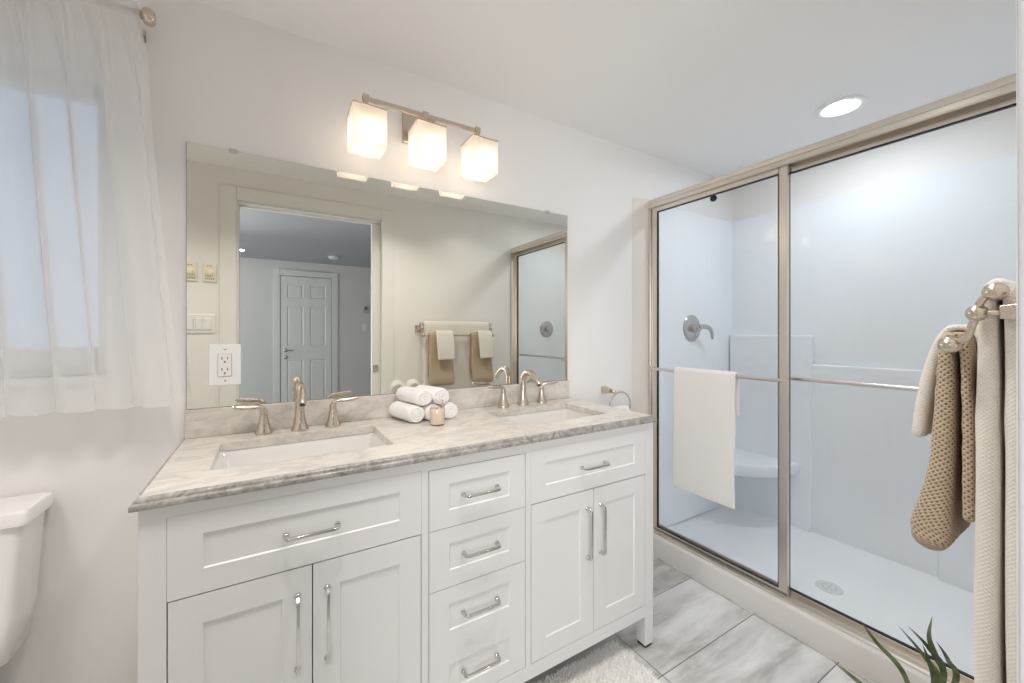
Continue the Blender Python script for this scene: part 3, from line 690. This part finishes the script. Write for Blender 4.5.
o1 = slider('sliding_shower_door', 'left sliding glass shower door, white towel on its bar', JX+0.019, 0.851, YB-0.016, 0.117, 1.972, 0.034, 'sliding glass shower doors')
o2 = slider('sliding_shower_door', 'right sliding glass shower door with the bar on its inner side', JX+0.047, YF+0.018, 0.893, 0.117, 1.972, 0.030, 'sliding glass shower doors')
def door_bar(t, x, side, y0, y1, z):
    b = MB(); b.sweep([(x+side*0.036, y0+0.004, z), (x+side*0.036, y1-0.004, z)], 0.0085, n=14)
    for yy in (y0+0.014, y1-0.014): b.sweep([(x+side*0.0095, yy, z), (x+side*0.040, yy, z)], 0.009, n=12)
    return b.build('towel_bar', M['champagne'], t)
door_bar(o1, JX+0.019, -1, 0.851, YB-0.016, 1.043)
door_bar(o2, JX+0.047, 1, YF+0.018, 0.893, 1.046)
b = MB(); b.lathe([(0.016,0.0),(0.016,0.008),(0.011,0.012)], (JX+0.0155, 1.185, 1.918), (-1,0,0), n=20); b.build('bumper', M['black'], o1)

# ------------------------------------------------------------------ towels
def cloth(name, mat, x0, x1, prof, label=None, cat='towel', group=None, wob=0.002, seed=1, axis='x', rough=0.0008, nx=16):
    """a folded towel hung over a bar: prof is its centre line (depth, height, half thickness) from front hem over the bar to back hem"""
    rnd = random.Random(seed); P = spline([(t_, a, c) for a, c, t_ in prof], 5)
    L = [0.0]
    for i in range(1, len(P)): L.append(L[-1]+math.hypot(P[i].y-P[i-1].y, P[i].z-P[i-1].z))
    ztop = max(p.z for p in P); ph = [rnd.uniform(0, 6.28) for _ in range(6)]
    bm = bmesh.new(); uvl = bm.loops.layers.uv.new('cloth'); rings = []
    n_ = len(P)
    def ring(i, shrink, push):
        p = P[i]; a = P[max(i-1, 0)]; c = P[min(i+1, n_-1)]; ty, tz = c.y-a.y, c.z-a.z; l_ = math.hypot(ty, tz) or 1; ty, tz = ty/l_, tz/l_
        ny, nz = tz, -ty; t_ = p.x*shrink; r = min(t_, 0.016)*0.98; out = []; u = 0.0; last = None; dz = min(1.0, (ztop-p.z)/0.2)
        pts = []
        ins = p.x*(1-shrink)
        for k in range(nx+1): pts.append((x0+ins+r+(x1-x0-2*(r+ins))*k/nx, -t_))
        for k in range(1, 6): a_ = PI/2*k/6; pts.append((x1-ins-r+r*math.sin(a_), -t_+r-r*math.cos(a_)))
        pts.append((x1-ins, 0.0))
        for k in range(1, 6): a_ = PI/2*k/6; pts.append((x1-ins-r+r*math.cos(a_), t_-r+r*math.sin(a_)))
        for k in range(nx+1): pts.append((x1-ins-r-(x1-x0-2*(r+ins))*k/nx, t_))
        for k in range(1, 6): a_ = PI/2*k/6; pts.append((x0+ins+r-r*math.sin(a_), t_-r+r*math.cos(a_)))
        pts.append((x0+ins, 0.0))
        for k in range(1, 6): a_ = PI/2*k/6; pts.append((x0+ins+r-r*math.cos(a_), -t_+r-r*math.sin(a_)))
        for q in pts:
            if last is not None: u += math.hypot(q[0]-last[0], q[1]-last[1])
            last = q
            w = wob*dz*(math.sin(9*q[0]*2.2+ph[0])+0.6*math.sin(9*q[0]*5.1+ph[1]+p.z*6)) + rough*math.sin(230*q[0]+ph[2])*math.sin(190*p.z+ph[3])
            dx_ = 0.0022*dz*math.sin(17*p.z+ph[4]) + rough*math.sin(310*p.z+ph[5])
            yy = p.y+ny*q[1]+ty*push*p.x+w; zz = p.z+nz*q[1]+tz*push*p.x
            out.append((bm.verts.new((q[0]+dx_, yy, zz) if axis == 'x' else (yy, q[0]+dx_, zz)), u, L[i]+push*p.x))
        return out
    for sh, pu in ((0.35, -0.95), (0.72, -0.72), (0.93, -0.36)): rings.append(ring(0, sh, pu))
    for i in range(n_): rings.append(ring(i, 1.0, 0.0))
    for sh, pu in ((0.93, 0.36), (0.72, 0.72), (0.35, 0.95)): rings.append(ring(n_-1, sh, pu))
    m_ = len(rings[0])
    per = rings[len(rings)//2][-1][1]
    for A, B in zip(rings[:-1], rings[1:]):
        for k in range(m_):
            k2 = (k+1) % m_
            f = bm.faces.new((A[k][0], A[k2][0], B[k2][0], B[k][0]))
            uu = [A[k][1], A[k2][1] if k2 else A[k][1]+0.003, B[k2][1] if k2 else B[k][1]+0.003, B[k][1]]
            for lp, u_, v_ in zip(f.loops, uu, (A[k][2], A[k2][2], B[k2][2], B[k][2])): lp[uvl].uv = (u_, v_)
    bm.faces.new([q[0] for q in rings[0]][::-1]); bm.faces.new([q[0] for q in rings[-1]])
    bmesh.ops.recalc_face_normals(bm, faces=bm.faces)
    zb = min(c for a, c, t_ in prof)
    org = Vector(((x0+x1)/2, prof[0][0], zb)) if axis == 'x' else Vector((prof[0][0], (x0+x1)/2, zb))
    bmesh.ops.translate(bm, verts=bm.verts, vec=-org)
    me = bpy.data.meshes.new(name); bm.to_mesh(me); bm.free(); me.materials.append(mat)
    me.polygons.foreach_set('use_smooth', [True]*len(me.polygons))
    o = bpy.data.objects.new(name, me); COL.objects.link(o); o.location = org
    tag(o, label, cat, group); return o

# towel over the shower door's outer bar (bar runs along Y)
bx = JX+0.019-0.036
cloth('bath_towel', M['towel_white'], 1.050, 1.378, [(bx-0.022,0.435,0.0065),(bx-0.021,0.60,0.0065),(bx-0.019,0.85,0.0065),(bx-0.017,1.03,0.0065),(bx-0.011,1.053,0.006),(bx,1.0585,0.0055),(bx+0.011,1.053,0.005),(bx+0.0155,1.03,0.0045),(bx+0.017,0.95,0.0045),(bx+0.018,0.86,0.0045)],
      'white bath towel folded over the bar of the left shower door', 'towel', None, 0.0012, 3, 'y')

# double towel bar on the doorway wall
BX0_, BX1_ = 1.022, 1.632
UB, LB = (0.150, 1.315), (0.202, 1.226)
tb = thing('double_towel_bar', 'brushed nickel double towel bar on the wall beside the doorway', 'towel bar', ((BX0_+BX1_)/2, YF, 1.28))
for (yy, zz) in (UB, LB):
    MB().sweep([(BX0_-0.004, yy, zz), (BX1_+0.004, yy, zz)], 0.0075, n=14).build('bar', M['nickel'], tb)
for bxx in (BX0_, BX1_):
    b = MB()
    b.box(bxx-0.027, bxx+0.027, YF, YF+0.010, 1.252, 1.306)
    r0 = lambda h, y_: [(bxx-h, y_, 1.281-h), (bxx+h, y_, 1.281-h), (bxx+h, y_, 1.281+h), (bxx-h, y_, 1.281+h)]
    b.loft([r0(0.0175, YF+0.010), r0(0.011, 0.143), r0(0.009, 0.145)], False, True)
    b.sweep([(bxx, 0.144, 1.281), (bxx, 0.170, 1.281)], 0.0048)
    b.build('wall_post', M['nickel'], tb, bevel=0.0015)
    b = MB()
    sp = spline([(bxx, LB[0], LB[1]), (bxx, LB[0]-0.019, LB[1]+0.012), (bxx, 0.176, 1.258), (bxx, 0.1700, 1.281), (bxx, 0.1665, 1.298), (bxx, 0.158, 1.310), (bxx, UB[0], UB[1])], 5)
    b.sweep(sp, 0.0056, n=12)
    b.build('curved_bracket', M['nickel'], tb)
    for c, r in (((bxx, *UB), 0.0155), ((bxx, 0.170, 1.281), 0.014), ((bxx, *LB), 0.0155)):
        b = MB(); sg = -1 if bxx == BX0_ else 1
        b.lathe([(0.35*r, -0.9*r), (0.8*r, -0.62*r), (r, 0), (0.85*r, 0.55*r), (0.5*r, 0.88*r), (0.12*r, 1.0*r)], c, (sg, 0, 0), n=18)
        b.build('finial', M['nickel'], tb, angle=60)
yu, zu = UB; yl, zl = LB
cloth('bath_towel', M['waffle_cream'], 1.040, 1.618, [(0.164,0.26,0.015),(0.164,0.50,0.015),(0.1635,0.80,0.0145),(0.163,1.10,0.0135),(0.163,1.28,0.010),(0.159,1.320,0.0085),(yu,1.3315,0.008),(0.1405,1.320,0.0085),(0.135,1.28,0.010),(0.132,1.10,0.012),(0.130,0.80,0.013),(0.130,0.42,0.013)],
      'long cream bath towel over the upper bar of the double towel bar', 'towel', None, 0.0008, 5)
for i, (a, c) in enumerate(((1.062, 1.262), (1.424, 1.612))):
    cloth('hand_towel', M['waffle_taupe'], a, c, [(0.240,0.858,0.026),(0.238,0.885,0.0275),(0.232,0.93,0.022),(0.224,1.00,0.0165),(0.219,1.12,0.0135),(0.216,1.205,0.010),(0.212,1.2375,0.0072),(yl,1.2425,0.0065),(0.1955,1.236,0.0062),(0.1915,1.20,0.0060),(0.1895,1.10,0.0068),(0.1885,1.00,0.0075),(0.188,0.918,0.0080)],
          ['taupe waffle hand towel on the lower bar, the nearer one', 'taupe waffle hand towel on the lower bar, the farther one seen in the mirror'][i], 'towel', 'taupe hand towels on the lower towel bar', 0.0010, 8+i)
    cloth('washcloth', M['waffle_cream'], a+0.055, c-0.004, [(0.2665,1.046,0.0105),(0.2605,1.10,0.0110),(0.2495,1.17,0.0100),(0.2375,1.222,0.0080),(0.2230,1.2535,0.0060),(yl,1.2575,0.0055),(0.1905,1.252,0.0042),(0.1822,1.225,0.0034),(0.1810,1.19,0.0034)],
          ['white washcloth folded over the nearer taupe hand towel', 'white washcloth folded over the farther taupe hand towel seen in the mirror'][i], 'washcloth', 'white washcloths over the taupe hand towels', 0.0006, 18+i)

# ------------------------------------------------------------------ towel ring on the back wall
t = thing('towel_ring', 'square brushed nickel towel ring on the wall right of the vanity', 'towel ring', (1.563, D, 0.935))
b = MB(); b.box(1.545, 1.583, D-0.010, D-0.0005, 0.917, 0.955); r0 = lambda h, y_: [(1.564-h,y_,0.936-h),(1.564+h,y_,0.936-h),(1.564+h,y_,0.936+h),(1.564-h,y_,0.936+h)]
b.loft([r0(0.017, D-0.010), r0(0.010, D-0.055)], False, True); b.lathe([(0.004,-0.008),(0.009,-0.004),(0.011,0.004),(0.008,0.012),(0.003,0.015)], (1.570,D-0.062,0.933), (0.6,-1,0), n=14)
b.build('post', M['nickel'], t, bevel=0.0015)
rc_ = (1.622, 0.852)
b = MB(); b.sweep([(rc_[0]+0.076*math.cos(R(135-k*9)), D-0.066, rc_[1]+0.076*math.sin(R(135-k*9))) for k in range(40)], 0.0042, n=10, closed=True, up=(0,1,0)); b.build('ring', M['chrome'], t)
cloth('face_towel', M['towel_white'], 1.575, 1.670, [(D-0.094,0.60,0.010),(D-0.094,0.70,0.010),(D-0.092,0.80,0.010),(D-0.084,0.835,0.009),(D-0.066,0.846,0.008),(D-0.048,0.835,0.008),(D-0.042,0.80,0.008),(D-0.040,0.70,0.008),(D-0.039,0.62,0.008)],
      'small white towel hung through the towel ring beside the vanity', 'towel', None, 0.001, 31)

# ------------------------------------------------------------------ rolled towels and candle
def roll(x, z, y0, y1, r, label, ang, seed):
    rnd = random.Random(seed); b = MB(); turns = 3.2; n = 90; th = r/(turns+0.4)
    # outer skin as a slightly lumpy spiral, with the rolled layers showing at both ends
    sec = []
    for i in range(n+1):
        a = 2*PI*turns*i/n; rr = r*0.10+(r*0.90)*(i/n)
        sec.append((rr, a+ang))
    out = []; inn = []
    ys = [y0, y0+0.006, y0+0.02] + [y0+0.02+(y1-y0-0.04)*k/5 for k in range(1, 5)] + [y1-0.02, y1-0.006, y1]
    rings = []
    for k, yy in enumerate(ys):
        s_ = 0.90 if k in (0, len(ys)-1) else (0.975 if k in (1, len(ys)-2) else 1.0)
        ring = []
        m_ = 40
        for i in range(m_):
            a = 2*PI*i/m_; lump = 1+0.025*math.sin(3*a+seed+yy*30)+0.012*math.sin(7*a-yy*50)
            step = 0.06*r if 0 < ((a-ang) % (2*PI)) < 0.3 else 0
            ring.append((x+(r*s_*lump-step)*math.cos(a), yy, z+(r*s_*lump-step)*math.sin(a)*0.97))
        rings.append(ring)
    b.loft(rings, True, True)
    # rolled end: spiral ridge standing proud of the end face
    for yy, sg in ((y0, -1), (y1, 1)):
        path = []
        for i in range(60):
            a = 2*PI*2.6*i/59; rr = r*(0.12+0.70*i/59); path.append((x+rr*math.cos(a+ang), yy, z+rr*math.sin(a+ang)*0.97))
        b.sweep(path, r*0.085, n=8, up=(0,1,0))
    for v in b.bm.verts: v.co.x -= 0.24*(v.co.y-y0)
    o = b.build('rolled_towel', M['towel_white'], origin=(x, (y0+y1)/2, z-r), angle=60)
    return tag(o, label, 'towel', 'rolled white towels on the worktop')
rr = 0.0325
roll(0.461, ZW+rr+0.001, 1.425, 1.570, rr, 'rolled white towel at the left end of the bottom row of the stack', 0.8, 1)
roll(0.5265, ZW+rr+0.001, 1.428, 1.570, rr, 'rolled white towel in the middle of the bottom row, behind the candle', 2.0, 2)
roll(0.592, ZW+rr+0.001, 1.425, 1.570, rr, 'rolled white towel at the right end of the bottom row of the stack', 3.0, 3)
roll(0.488, ZW+rr+0.001+0.0575, 1.424, 1.568, rr, 'rolled white towel on top of the stack, the left one', 4.0, 4)
roll(0.556, ZW+rr+0.001+0.0575, 1.420, 1.568, rr, 'rolled white towel on top of the stack, the right one', 5.2, 5)
cj = thing('candle_jar', 'small glass jar of peach wax in front of the rolled towels', 'candle', (0.518, 1.368, ZW))
c = (0.518, 1.368, ZW)
b = MB(); b.lathe([(0.020,0.0),(0.0255,0.001),(0.0272,0.006),(0.0272,0.056),(0.0255,0.064),(0.0205,0.071),(0.0200,0.075),(0.0222,0.078),(0.0222,0.089),(0.0205,0.090),(0.0195,0.080),(0.0185,0.073),(0.0235,0.063),(0.0255,0.056),(0.0255,0.006)], c, n=28, cap1=False)
b.build('jar', M['jar_glass'], cj, angle=60)
b = MB(); b.lathe([(0.0238,0.0045),(0.0250,0.007),(0.0250,0.050),(0.0238,0.0535)], c, n=28); b.build('wax', M['wax'], cj)
b = MB(); b.sweep([(c[0],c[1],ZW+0.053),(c[0]+0.0005,c[1],ZW+0.062)], 0.0009, n=6); b.build('wick', M['black'], cj)

# ------------------------------------------------------------------ curtain and rod
cr = thing('curtain_rod', 'brushed nickel curtain rod with a disc finial above the window', 'curtain rod', (-0.75, 1.53, 2.157))
b = MB(); b.sweep([(-1.20,1.53,2.157),(-0.312,1.53,2.157)], 0.0085, n=14); b.build('rod', M['nickel'], cr)
for s_, fx in ((1, -0.312), (-1, -1.20)):
    b = MB(); b.lathe([(0.0095,-0.016),(0.0125,-0.014),(0.0125,-0.002),(0.010,0.001),(0.013,0.003),(0.020,0.006),(0.0235,0.012),(0.0235,0.019),(0.0205,0.026),(0.016,0.030),(0.0150,0.028),(0.006,0.029),(0.004,0.031)], (fx,1.53,2.157), (s_,0,0), n=24); b.build('finial', M['nickel'], cr, angle=60)
    b = MB(); bx_ = fx-s_*0.010; b.sweep([(bx_,1.53,2.146),(bx_,1.56,2.140),(bx_,D-0.004,2.140)], 0.004, n=8); b.box(bx_-0.006, bx_+0.006, D-0.005, D-0.0005, 2.122, 2.158); b.build('bracket', M['nickel'], cr)
def curtain():
    b = MB(); b.keep = True; nx, nz = 330, 40; V = []; NF = 12.6; PF = 0.5
    for j in range(nz+1):
        v = j/nz; z = 2.185-(2.185-1.040)*v
        row = []
        for i in range(nx+1):
            u = i/nx; xr = -0.318+0.016*min(v*6,1)+0.092*v**1.1; xl = -1.21
            x = xl+(xr-xl)*u
            dr_ = min(1.0, max(0.0, (v-0.035)/0.3))
            folds = math.sin(2*PI*NF*u+PF) + 0.35*math.sin(2*PI*7*u+1.3)
            fine = math.sin(2*PI*46*u)+0.6*math.sin(2*PI*71*u+1)
            amp = 0.004+0.020*dr_
            wrap = 0.012 if v < 0.045 else 0.012*max(0, 1-(v-0.045)/0.1)
            yy = 1.535 - 0.0105*(1 if abs(z-2.157) < 0.012 else 0.6) + folds*amp*(0.35+0.65*dr_) + fine*0.0028*(1-dr_)
            if v < 0.06: yy = min(yy, 1.5185)
            zz = z + (0.005*math.sin(2*PI*NF*u) if v > 0.98 else 0)
            row.append(b.bm.verts.new((x + 0.019*dr_*math.cos(2*PI*NF*u+PF) + 0.004*dr_*math.sin(2*PI*31*u), yy, zz)))
        V.append(row)
    for j in range(nz):
        for i in range(nx): b.bm.faces.new((V[j][i], V[j][i+1], V[j+1][i+1], V[j+1][i]))
    return b
co = curtain().build('sheer_curtain', M['sheer'], origin=(-0.75,1.53,1.04), angle=180)
tag(co, 'white sheer curtain with soft folds hanging over the window', 'curtain')

# ------------------------------------------------------------------ toilet
tl = thing('toilet', 'white toilet with flat tank lid beside the vanity', 'toilet', (-0.75, 1.3, 0))
TX = -0.755
b = MB(); rg = []
for (z, hx, ya) in ((0.43, 0.195, 1.47), (0.445, 0.212, 1.458), (0.55, 0.226, 1.455), (0.776, 0.240, 1.452)):
    rg.append(rrect(TX, (ya+1.592)/2, hx, (1.592-ya)/2, 0.018, z, 5))
b.loft(rg); b.build('tank', M['porcelain'], tl, angle=50)
b = MB(); rg = []
for (z, e) in ((0.776, -0.004), (0.780, 0.004), (0.806, 0.0045), (0.812, 0.0015), (0.8135, -0.006)):
    rg.append(rrect(TX, 1.521, 0.248+e, 0.074+e, 0.016, z, 5))
b.loft(rg); b.build('tank_lid', M['porcelain'], tl, angle=50)
b = MB(); b.lathe([(0.014,0.0),(0.014,0.008),(0.008,0.010)], (TX-0.15,1.455,0.70), (0,-1,0), n=16); b.sweep([(TX-0.15,1.440,0.70),(TX-0.11,1.437,0.698),(TX-0.08,1.437,0.694)], [0.007,0.006,0.005]); b.build('flush_lever', M['chrome'], tl)
def oval(z, cyy, hx, hf, hb):
    return [(TX+hx*math.sin(2*PI*i/32), cyy-(hf if math.cos(2*PI*i/32) > 0 else hb)*math.cos(2*PI*i/32), z) for i in range(32)]
b = MB(); b.loft([oval(0.0,1.22,0.115,0.20,0.30), oval(0.10,1.22,0.105,0.19,0.29), oval(0.20,1.20,0.12,0.22,0.26), oval(0.30,1.17,0.165,0.28,0.28), oval(0.385,1.15,0.182,0.31,0.30), oval(0.40,1.15,0.180,0.305,0.30), oval(0.40,1.15,0.14,0.25,0.20), oval(0.30,1.15,0.11,0.20,0.15), oval(0.22,1.15,0.04,0.06,0.06)]); b.box(TX-0.15, TX+0.15, 1.40, 1.585, 0.30, 0.432)
b.build('bowl', M['porcelain'], tl, angle=55)
b = MB(); b.loft([oval(0.402,1.15,0.184,0.315,0.24), oval(0.418,1.15,0.186,0.318,0.24), oval(0.422,1.15,0.180,0.31,0.235)]); b.build('seat', M['white_plastic'], tl, angle=55)
b = MB(); b.loft([oval(0.424,1.15,0.184,0.315,0.25), oval(0.436,1.15,0.186,0.318,0.25), oval(0.443,1.15,0.172,0.30,0.24)]); b.build('seat_lid', M['white_plastic'], tl, angle=55)

# ------------------------------------------------------------------ dials and switches on the doorway wall (seen in the mirror)
for i, cx in enumerate((-0.315, -0.412)):
    t = thing('wall_timer', ['cream wall timer with a round dial beside the door casing, seen in the mirror', 'cream wall timer with a round dial cut off by the mirror edge'][i], 'timer switch', (cx, YF, 1.623), 'wall timers')
    MB().box(cx-0.034, cx+0.034, YF, YF+0.008, 1.565, 1.681).build('plate', M['cream_plastic'], t, bevel=0.003)
    b = MB(); b.lathe([(0.024,0.0),(0.024,0.004),(0.017,0.006),(0.016,0.018),(0.013,0.020)], (cx, YF+0.008, 1.622), (0,1,0), n=28); b.build('dial', M['cream_plastic'], t)
    dk = pm('dark_print', (0.10,0.09,0.07), 0.6)
    for k in range(5): MB().box(cx-0.024+k*0.0105, cx-0.018+k*0.0105, YF+0.0078, YF+0.0086, 1.580, 1.5865).build('scale_mark', dk, t)
    for k in range(3): MB().box(cx-0.012+k*0.009, cx-0.007+k*0.009, YF+0.0078, YF+0.0086, 1.662, 1.6665).build('print_mark', dk, t)
t = thing('switch_plate', 'wide white plate of rocker switches below the wall timers, seen in the mirror', 'light switch', (-0.39, YF, 1.30))
MB().box(-0.495, -0.288, YF, YF+0.007, 1.245, 1.360).build('plate', M['white_plastic'], t, bevel=0.003)
for k in range(4):
    xx = -0.322-k*0.046; MB().box(xx-0.0165, xx+0.0165, YF+0.007, YF+0.013, 1.268, 1.336).build('rocker', M['white_plastic'], t, bevel=0.002)

# ------------------------------------------------------------------ bath mat
rx0, rx1, ry0, ry1 = 0.36, 1.178, 0.58, 1.150
mt = thing('bath_mat', 'white shaggy bath mat on the floor in front of the vanity', 'bath mat', ((rx0+rx1)/2, (ry0+ry1)/2, 0))
MB().box(rx0, rx1, ry0, ry1, 0.0005, 0.020).build('backing', M['pile'], mt, bevel=0.007)
b = MB(); b.keep = True
for k in range(34000):
    x, y = random.uniform(rx0, rx1), random.uniform(ry0, ry1)
    if x < 0.66 and k % 3: continue
    a = random.uniform(0, 6.28); h = random.uniform(0.007, 0.013); ln = random.uniform(0.002, 0.009); w = 0.0016
    ex = min(x-rx0, rx1-x, y-ry0, ry1-y)
    dx, dy = ln*math.cos(a), ln*math.sin(a)
    if ex < 0.02:
        q = 0.009*(1-ex/0.02)
        if x-rx0 == ex: dx -= q
        elif rx1-x == ex: dx += q
        elif y-ry0 == ex: dy -= q
        else: dy += q
        h *= 0.75
    px, py = -math.sin(a)*w, math.cos(a)*w
    v0 = b.bm.verts.new((x-px, y-py, 0.017)); v1 = b.bm.verts.new((x+px, y+py, 0.017))
    v2 = b.bm.verts.new((x+dx*0.5+px*0.8, y+dy*0.5+py*0.8, 0.017+h*0.65)); v3 = b.bm.verts.new((x+dx*0.5-px*0.8, y+dy*0.5-py*0.8, 0.017+h*0.65))
    v4 = b.bm.verts.new((x+dx, y+dy, 0.017+h))
    b.bm.faces.new((v0, v1, v2, v3)); b.bm.faces.new((v3, v2, v4))
pl = b.build('pile', M['pile'], mt, angle=180); pl['kind'] = 'stuff'

# ------------------------------------------------------------------ potted plant
PC = Vector((1.40, 0.322, 0.0))
pt = thing('potted_plant', 'potted plant with long narrow green leaves beside the shower curb', 'plant', PC)
b = MB(); b.lathe([(0.062,0.0),(0.066,0.004),(0.088,0.21),(0.092,0.225),(0.092,0.245),(0.084,0.245),(0.080,0.22)], PC, n=36, cap1=False); b.build('pot', M['pot'], pt, angle=50)
b = MB(); b.lathe([(0.079,0.205),(0.079,0.222),(0.03,0.228)], PC, n=30); b.build('soil', M['soil'], pt)
def leaf(ctrl, w):
    pts = spline(ctrl, 8); n_ = len(pts); rings = []
    for i, p in enumerate(pts):
        u = i/(n_-1); T = (pts[min(i+1,n_-1)]-pts[max(i-1,0)]).normalized()
        view = (Vector((0.2,0.1,1.2))-p).normalized(); side = T.cross(view).normalized(); up = side.cross(T).normalized()
        ww = w*(0.75+0.6*u if u < 0.4 else 0.99*(1-((u-0.4)/0.6)**1.7)+0.02)*0.5; t_ = max(0.0006, ww*0.28)
        rings.append([p-side*ww+up*ww*0.25, p-up*t_, p+side*ww+up*ww*0.25, p+up*t_*0.2])
    MB().loft(rings).build('leaf', M['leaf'], pt, angle=60)
leaves = [([Vector((1.338, 0.427, 0.32)), Vector((1.323, 0.483, 0.346))], 0.011),
          ([Vector((1.426, 0.362, 0.347)), Vector((1.426, 0.42, 0.398)), Vector((1.414, 0.451, 0.444))], 0.012),
          ([Vector((1.443, 0.305, 0.364)), Vector((1.441, 0.33, 0.416)), Vector((1.41, 0.371, 0.481))], 0.012),
          ([Vector((1.439, 0.295, 0.39)), Vector((1.409, 0.314, 0.46)), Vector((1.365, 0.341, 0.515))], 0.012),
          ([Vector((1.439, 0.295, 0.38)), Vector((1.408, 0.303, 0.451)), Vector((1.381, 0.307, 0.505)), Vector((1.387, 0.303, 0.554))], 0.014),
          ([Vector((1.421, 0.271, 0.399)), Vector((1.377, 0.274, 0.471)), Vector((1.325, 0.283, 0.532))], 0.012),
          ([Vector((1.392, 0.301, 0.39)), Vector((1.367, 0.304, 0.45)), Vector((1.325, 0.306, 0.511))], 0.011)]
for k, (pts_, w) in enumerate(leaves):
    a = 2*PI*k/9; leaf([PC+Vector((0.018*math.cos(a), 0.018*math.sin(a), 0.222))]+pts_, w)
